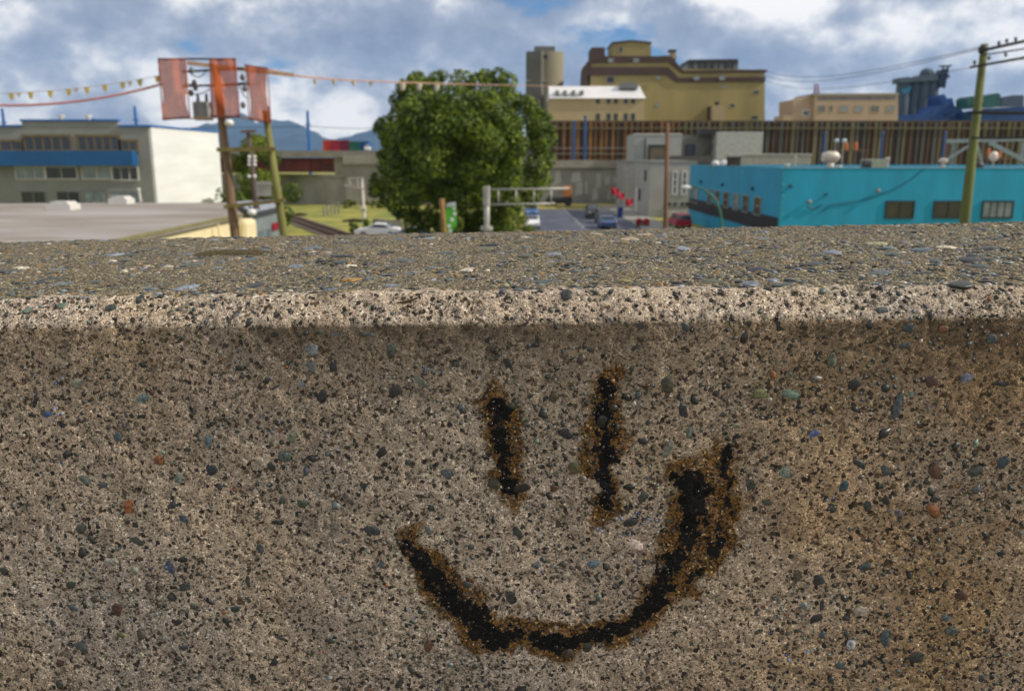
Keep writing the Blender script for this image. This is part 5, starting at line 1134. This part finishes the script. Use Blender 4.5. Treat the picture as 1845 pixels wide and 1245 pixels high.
# noted stones of the photograph: px, py, semi-axes in px, turn in degrees, colour
NOTED = [(562, 632, 17, 15, 30, (.15, .17, .18)), (612, 602, 27, 8, -8, (.10, .12, .13)), (668, 606, 17, 7, -15, (.08, .10, .11)), (543, 692, 23, 11, 20, (.11, .14, .16)), (917, 660, 8, 23, 20, (.02, .02, .02)),
         (1146, 630, 13, 10, 10, (.025, .028, .028)), (1234, 591, 10, 9, 0, (.04, .045, .05)), (880, 612, 8, 9, 0, (.02, .025, .03)), (383, 848, 12, 15, -40, (.018, .022, .03)), (658, 874, 12, 10, 0, (.03, .04, .035)),
         (670, 957, 17, 14, 0, (.035, .045, .05)), (543, 909, 17, 11, 10, (.04, .06, .04)), (506, 905, 9, 10, 0, (.03, .045, .04)), (566, 926, 14, 10, 0, (.06, .06, .03)), (514, 822, 16, 13, 0, (.07, .09, .08)),
         (453, 817, 12, 10, 30, (.04, .035, .02)), (468, 989, 10, 12, 0, (.04, .05, .05)), (353, 1002, 11, 11, 0, (.05, .045, .03)), (331, 936, 11, 13, 30, (.03, .05, .09)), (323, 864, 13, 14, 0, (.13, .15, .13)),
         (256, 719, 17, 12, 25, (.12, .17, .17)), (213, 790, 11, 14, 0, (.05, .07, .09)), (376, 795, 9, 15, 0, (.08, .11, .13)), (529, 790, 14, 14, 0, (.13, .16, .10)), (201, 1013, 19, 9, 0, (.26, .25, .22)),
         (447, 1047, 7, 14, 0, (.03, .04, .035)), (424, 1098, 12, 11, 20, (.03, .04, .04)), (688, 1018, 9, 13, 0, (.06, .08, .09)), (52, 910, 9, 16, -20, (.04, .055, .055)), (306, 1024, 11, 15, 30, (.05, .07, .14)),
         (332, 1167, 13, 6, 0, (.03, .035, .04)), (504, 1150, 15, 6, -12, (.05, .05, .05)), (630, 1097, 12, 10, 20, (.09, .08, .05)), (998, 881, 10, 7, -8, (.06, .02, .01)), (997, 716, 9, 13, 10, (.05, .04, .025)),
         (1352, 876, 20, 10, 35, (.05, .06, .055)), (1368, 858, 10, 14, -20, (.05, .06, .055)), (1328, 786, 13, 7, 25, (.015, .015, .015)), (1618, 732, 8, 26, -8, (.06, .075, .085)), (1744, 682, 13, 14, -30, (.14, .15, .20)),
         (1803, 693, 15, 6, -8, (.02, .025, .025)), (1808, 835, 16, 15, 0, (.03, .05, .06)), (1520, 874, 14, 13, 0, (.03, .06, .08)), (1548, 836, 17, 8, -40, (.03, .035, .035)), (1596, 850, 10, 14, 30, (.05, .06, .06)),
         (1612, 925, 20, 11, -10, (.11, .09, .10)), (1557, 1021, 17, 11, -15, (.04, .055, .06)), (1409, 1006, 11, 8, 0, (.03, .035, .03)), (1367, 1138, 19, 10, 25, (.045, .055, .035)), (1596, 1150, 10, 18, 5, (.05, .07, .08)),
         (1533, 1163, 11, 12, 0, (.30, .32, .33)), (1706, 1113, 11, 8, 0, (.08, .11, .11)), (1514, 1200, 11, 8, 0, (.05, .07, .07)), (1176, 1124, 21, 9, 5, (.045, .045, .035)), (1070, 1017, 17, 8, 10, (.09, .13, .17)),
         (841, 1055, 9, 8, 0, (.03, .06, .10)), (1481, 1092, 6, 12, 0, (.03, .035, .035)), (1203, 692, 13, 20, 10, (.05, .045, .03)), (1500, 650, 9, 15, 0, (.10, .11, .08)), (1243, 781, 7, 14, 0, (.10, .12, .10)),
         (1787, 612, 13, 9, -10, (.04, .055, .055)), (1638, 592, 12, 9, 0, (.035, .05, .05)), (1592, 568, 12, 7, 0, (.05, .07, .07)), (1700, 594, 9, 8, 0, (.17, .08, .04)), (100, 554, 14, 8, 5, (.13, .19, .14)),
         (38, 566, 12, 7, 0, (.12, .17, .14)), (736, 770, 18, 8, 8, (.25, .20, .16)), (1415, 852, 15, 15, 0, (.14, .17, .14)), (1085, 760, 14, 14, 0, (.12, .09, .08)), (1682, 901, 9, 8, 0, (.03, .025, .02)),
         (795, 1100, 10, 8, 0, (.03, .03, .03)), (127, 1055, 13, 8, -15, (.02, .03, .025)), (96, 1125, 9, 10, 0, (.04, .05, .07)), (1290, 710, 7, 6, 0, (.02, .02, .02)), (1467, 783, 12, 9, 20, (.06, .10, .24)),
         (86, 748, 13, 8, 0, (.05, .09, .2)), (801, 672, 10, 8, 0, (.07, .10, .22)), (1150, 712, 7, 9, 0, (.05, .06, .06)), (760, 690, 16, 9, -40, (.13, .14, .11)), (700, 575, 12, 6, 0, (.08, .09, .09))]
NB = []
for (px, py, a, b_, rot, c) in NOTED:
    hp = loc_hit(px, py, 1, 0.0)
    if hp.z > -.008:
        # on the bevel
        hp2 = loc_hit(px, py, 1, .006); s = max(.004, hp2.z + .0125)
    else: s = hp.z + .0083
    k = K * 1.0; NB.append((hp.x, s, a * k, b_ * k, rot, c)); occ.setdefault((int(hp.x // .006), int(s // .006)), []).append((hp.x, s, max(a, b_) * k * .85))
parts = []   # u, s, ra, rb, rot, colour
for q in NB: parts.append(q)
uB, sB, rB = scatter(2600, -.38, S_top0 * .95, .95, .0019, .0054, 2.2, occ)
cB_ = pick(rs, _pal_face, len(uB))
for i in range(len(uB)): parts.append((uB[i], sB[i], rB[i] * rs.uniform(.9, 1.35), rB[i] * rs.uniform(.6, .95), rs.uniform(0, 180), tuple(cB_[i])))
occT = {}
uT, sT, rT = scatter(1100, S_top0 + .004, S_end, .62, .0038, .0115, 2.3, occT, .8)
cT_ = pick(rs, _pal_top, len(uT)); topst = [(uT[i], sT[i], rT[i] * rs.uniform(.9, 1.4), rT[i] * rs.uniform(.5, .9), rs.uniform(0, 180), tuple(cT_[i])) for i in range(len(uT))]
def soot_on(lst):                       # stones under the strokes are blackened too
    u_ = np.array([q[0] for q in lst]); w_ = np.array([q[1] for q in lst]) - .0083; t_, r_2 = soot_fields(u_, w_)
    return [q if q[1] > 0 else (*q[:5], tuple(np.array(q[5]) * (1 - .93 * min(1, t_[i] * 3.5)) * (1 - r_2[i] * np.array([.25, .45, .65])))) for i, q in enumerate(lst)]
nb_ = parts[:len(NB)]; ot_ = parts[len(NB):]
t_, _ = soot_fields(np.array([q[0] for q in ot_]), np.array([q[1] for q in ot_]) - .0083)
ot_ = [q for i, q in enumerate(ot_) if q[1] > 0 or t_[i] < .25 or q[2] < .0024]
parts = soot_on(nb_ + ot_)
parts = sorted(parts[:len(NB)], key=lambda q: -q[2] * q[3]) + sorted(parts[len(NB):], key=lambda q: -q[2] * q[3])
n_face = 190; top_sorted = sorted(topst, key=lambda q: -q[2] * q[3] * (1 if abs(q[0]) < .45 else .3)); n_top = 300 - n_face
parts = parts[:len(NB)] + sorted(parts[len(NB):], key=lambda q: -q[2] * q[3] * (1 if abs(q[0]) < .33 else .2))
single = parts[:n_face] + top_sorted[:n_top]; rest = parts[n_face:] + top_sorted[n_top:]
meshes = []
for k, (v, f) in enumerate(SH2):
    m_ = bpy.data.meshes.new('pebble'); m_.from_pydata([tuple(p) for p in v], [], [tuple(q) for q in f]); m_.update(); m_.polygons.foreach_set('use_smooth', [True] * len(f)); m_.materials.append(M_stone)
    a_ = m_.attributes.new('stone', 'FLOAT_COLOR', 'POINT'); a_.data.foreach_set('color', np.ones(len(v) * 4, np.float32)); meshes.append(m_)
def frame_of(n, rot):
    n = Vector(n); x = Vector((1, 0, 0)); y = n.cross(x).normalized(); a = R(rot); x2 = x * math.cos(a) + y * math.sin(a); y2 = n.cross(x2); return Matrix((x2, y2, n)).transposed()
for i, (u, s, ra, rb, rot, c) in enumerate(single):
    p, n = surf(np.array([u]), np.array([s])); p, n = p[0], n[0]; rc = min(ra, rb) * .34; top = s > S_top0
    o = bpy.data.objects.new('pebble', meshes[i % len(meshes)]); col.objects.link(o); o.parent = par; o.color = (*c, 1)
    M3 = frame_of(n, rot); pos = Vector(p) - Vector(n) * rc * (.42 if not top else .35)
    o.matrix_local = Matrix.Translation(pos) @ M3.to_4x4() @ Matrix.Diagonal((ra, rb, rc, 1))
# the many small ones as one mesh
def joined(name, items, shapes, embed, parent, m, seed, flat=.5):
    r_ = np.random.RandomState(seed); VV = []; FF = []; CC = []; off = 0
    u = np.array([q[0] for q in items]); s = np.array([q[1] for q in items]); p, n = surf(u, s)
    for i, q in enumerate(items):
        v, f = shapes[i % len(shapes)]; ra, rb, rot, c = q[2], q[3], q[4], q[5]; rc = min(ra, rb) * flat; N_ = n[i]; x = np.array([1., 0, 0]); y = np.cross(N_, x); y /= np.linalg.norm(y); a = R(rot)
        x2 = x * math.cos(a) + y * math.sin(a); y2 = np.cross(N_, x2)
        w_ = (v * [ra, rb, rc]) @ np.stack([x2, y2, N_]) + p[i] - N_ * rc * embed
        VV.append(w_); FF.append(f + off); off += len(v); CC.append(np.tile([*c, 1], (len(v), 1)))
    V = np.concatenate(VV); Fq = np.concatenate(FF); C = np.concatenate(CC)
    me = bpy.data.meshes.new(name); me.vertices.add(len(V)); me.vertices.foreach_set('co', V.ravel()); me.loops.add(Fq.size); me.loops.foreach_set('vertex_index', Fq.ravel()); me.polygons.add(len(Fq))
    me.polygons.foreach_set('loop_start', np.arange(len(Fq)) * 3); me.polygons.foreach_set('loop_total', np.full(len(Fq), 3)); me.polygons.foreach_set('use_smooth', np.ones(len(Fq), bool)); me.update()
    a_ = me.attributes.new('stone', 'FLOAT_COLOR', 'POINT'); a_.data.foreach_set('color', C.ravel().astype(np.float32)); me.materials.append(m)
    o = bpy.data.objects.new(name, me); col.objects.link(o); o.parent = parent; o.color = (1, 1, 1, 1); return o
uS, sS, rS = scatter(42000, -.40, S_top0, .96, .0006, .0018, 1.35, occ, .92)
cS = pick(rs, _pal_face, len(uS)); small = [(uS[i], sS[i], rS[i] * rs.uniform(.9, 1.3), rS[i] * rs.uniform(.65, 1), rs.uniform(0, 180), tuple(cS[i])) for i in range(len(uS))]
uS, sS, rS = scatter(22000, S_top0, S_end + .004, 1.0, .0014, .0040, 1.6, occT, .72)
cS = pick(rs, _pal_top, len(uS)); small += [(uS[i], sS[i], rS[i] * rs.uniform(.9, 1.4), rS[i] * rs.uniform(.65, 1), rs.uniform(0, 180), tuple(cS[i])) for i in range(len(uS))]
for (gx, gy, gn, gr) in ((86, 748, 10, 26), (1455, 885, 16, 45), (1490, 908, 8, 30), (95, 690, 8, 50), (640, 745, 9, 22), (1140, 1152, 9, 14), (1095, 955, 12, 40), (300, 1022, 4, 12), (1150, 935, 8, 25), (730, 1110, 12, 35), (560, 800, 7, 60), (770, 680, 5, 30), (1010, 1060, 10, 70), (160, 800, 8, 90), (1420, 1180, 8, 60)):  # clusters of grains coloured blue to stand for sky glints
    for _ in range(gn):
        hq = loc_hit(gx + rs.normal(0, gr * .6), gy + rs.normal(0, gr * .4), 1, 0.0); rq = rs.uniform(.0006, .0014)
        small.append((hq.x, hq.z + .0083, rq * 1.3, rq, rs.uniform(0, 180), ((.06, .10, .26), (.16, .22, .36), (.30, .34, .42), (.03, .04, .08))[rs.randint(4)]))
ICO0 = []
for k in range(8):
    v, f = ico(1, .45, 90 + k); ICO0.append((v, f))
small = soot_on(small)
tag(joined('gravel', rest + small, ICO0, .45, par, M_stone, 3), kind='stuff')
print('stones', len(rest) + len(small))

# the smiling face: tar lumps over the stained stone
M_tar = mat('black_tar', (.005, .0045, .005), .28, (.003, .003, .003), 300, spec=.3)
sm = empty('smiley_drawing', (0, 0, 0), 'black tarry smiling face with rusty brown edges daubed on the parapet', 'graffiti')
cen_ = WM @ Vector(((eyeL[0][0] + eyeR[0][0]) / 2, 0, eyeL[-1][1])); sm.matrix_world = Matrix.Translation(cen_) @ RM
def lumps(name, st, label, n, seed):
    r_ = np.random.RandomState(seed); it = []
    for (a, b_, ra), (c, d_, rc) in zip(st[:-1], st[1:]):
        Ls = math.hypot(c - a, d_ - b_); k = max(2, int(n * Ls * (ra + rc) / 1e-4))
        for _ in range(k):
            t = r_.rand(); w_ = ra + (rc - ra) * t; an = r_.uniform(0, 6.28); q = w_ * (math.sqrt(r_.rand()) * 1.1 + (r_.rand() < .3) * r_.rand() * 1.0) + .0008
            u = a + (c - a) * t + q * math.cos(an); w2 = b_ + (d_ - b_) * t + q * math.sin(an); r = .0006 + .0019 * r_.rand() ** 2
            it.append((u, w2 + .0083, r * r_.uniform(.9, 1.3), r, r_.uniform(0, 180), (1, 1, 1)))
    o = joined(name, it, SH1, .1, sm, M_tar, seed, flat=.75); o.matrix_parent_inverse = (Matrix.Translation(cen_) @ RM).inverted() @ WM
    if label: o['label'] = label
    return o
lumps('eye', eyeL, 'left eye stroke, thick at the top', .8, 1); lumps('eye', eyeR, 'right eye stroke, thin broken lower end', .8, 2)
lumps('mouth', mouth, None, .75, 4); lumps('smear', streak, 'thin second streak beside the right end of the mouth', .6, 5)
# dry twig and moss mat
tw_ = []
hp = [loc_hit(x, y, 1, .009) for x, y in ((678, 560), (692, 553), (712, 549), (738, 543), (757, 536))]
o = MB().tube([WM @ (p + Vector((0, -.001, .0005))) for p in hp], [.0004, .0009, .0011, .0008, .0003], 6).build('twig', mat('dry_twig', (.09, .05, .02), .8, scale=300), None, origin=WM @ hp[2])
tag(o, 'short dry brown twig lying on the pale front edge of the parapet', 'twig')
mo = loc_hit(420, 456, 2, CH + .001)
mb = MB(); n1, n2 = 40, 12
for j in range(n2 + 1):
    for i in range(n1 + 1):
        a = 2 * math.pi * i / n1; rr_ = j / n2; e_ = 1 + .18 * mnoise.noise(Vector((math.cos(a) * 2, math.sin(a) * 2, 3.3))); x_ = mo.x + .045 * rr_ * math.cos(a) * e_; y_ = mo.y + .016 * rr_ * math.sin(a) * e_
        z_ = CH + .0045 * (1 - rr_ ** 4) - .001 + .0008 * mnoise.noise(Vector((x_ * 400, y_ * 400, 0))); mb.v.append(tuple(WM @ Vector((x_, y_, z_))))
for j in range(n2):
    for i in range(n1): mb.f.append((j * (n1 + 1) + i, j * (n1 + 1) + i + 1, (j + 1) * (n1 + 1) + i + 1, (j + 1) * (n1 + 1) + i))
tag(mb.build('moss_mat', mat('brown_moss', (.12, .085, .04), 1.0, (.07, .06, .02), 350, .6), None, origin=WM @ mo, smooth=True), 'flat brown moss patch on the parapet top at left', 'moss', kind='stuff')

# footway and overpass deck the parapet stands on
dz = H - 1.28
tag(MB().box(-40, 40, -6, .9, -1.95, -1.15).build('overpass_deck', mat('deck_pavement', (.28, .26, .23), .9, (.2, .19, .17), 3)), kind='structure').matrix_world = WM


# the air that turns the far hills blue
hz = MB().box(-13000, 13000, -500, 11500, -1.2, 1300).build('haze', None)
hm = bpy.data.materials.new('haze_air'); hm.use_nodes = True; hn = hm.node_tree; hn.nodes.remove(hn.nodes['Principled BSDF'])
pv = hn.nodes.new('ShaderNodeVolumePrincipled'); pv.inputs['Color'].default_value = (0.34, 0.60, 1.0, 1); pv.inputs['Density'].default_value = 0.00005; pv.inputs['Anisotropy'].default_value = 0.1
hn.links.new(pv.outputs[0], hn.nodes['Material Output'].inputs['Volume'])
hz.data.materials.clear(); hz.data.materials.append(hm); tag(hz, kind='stuff')
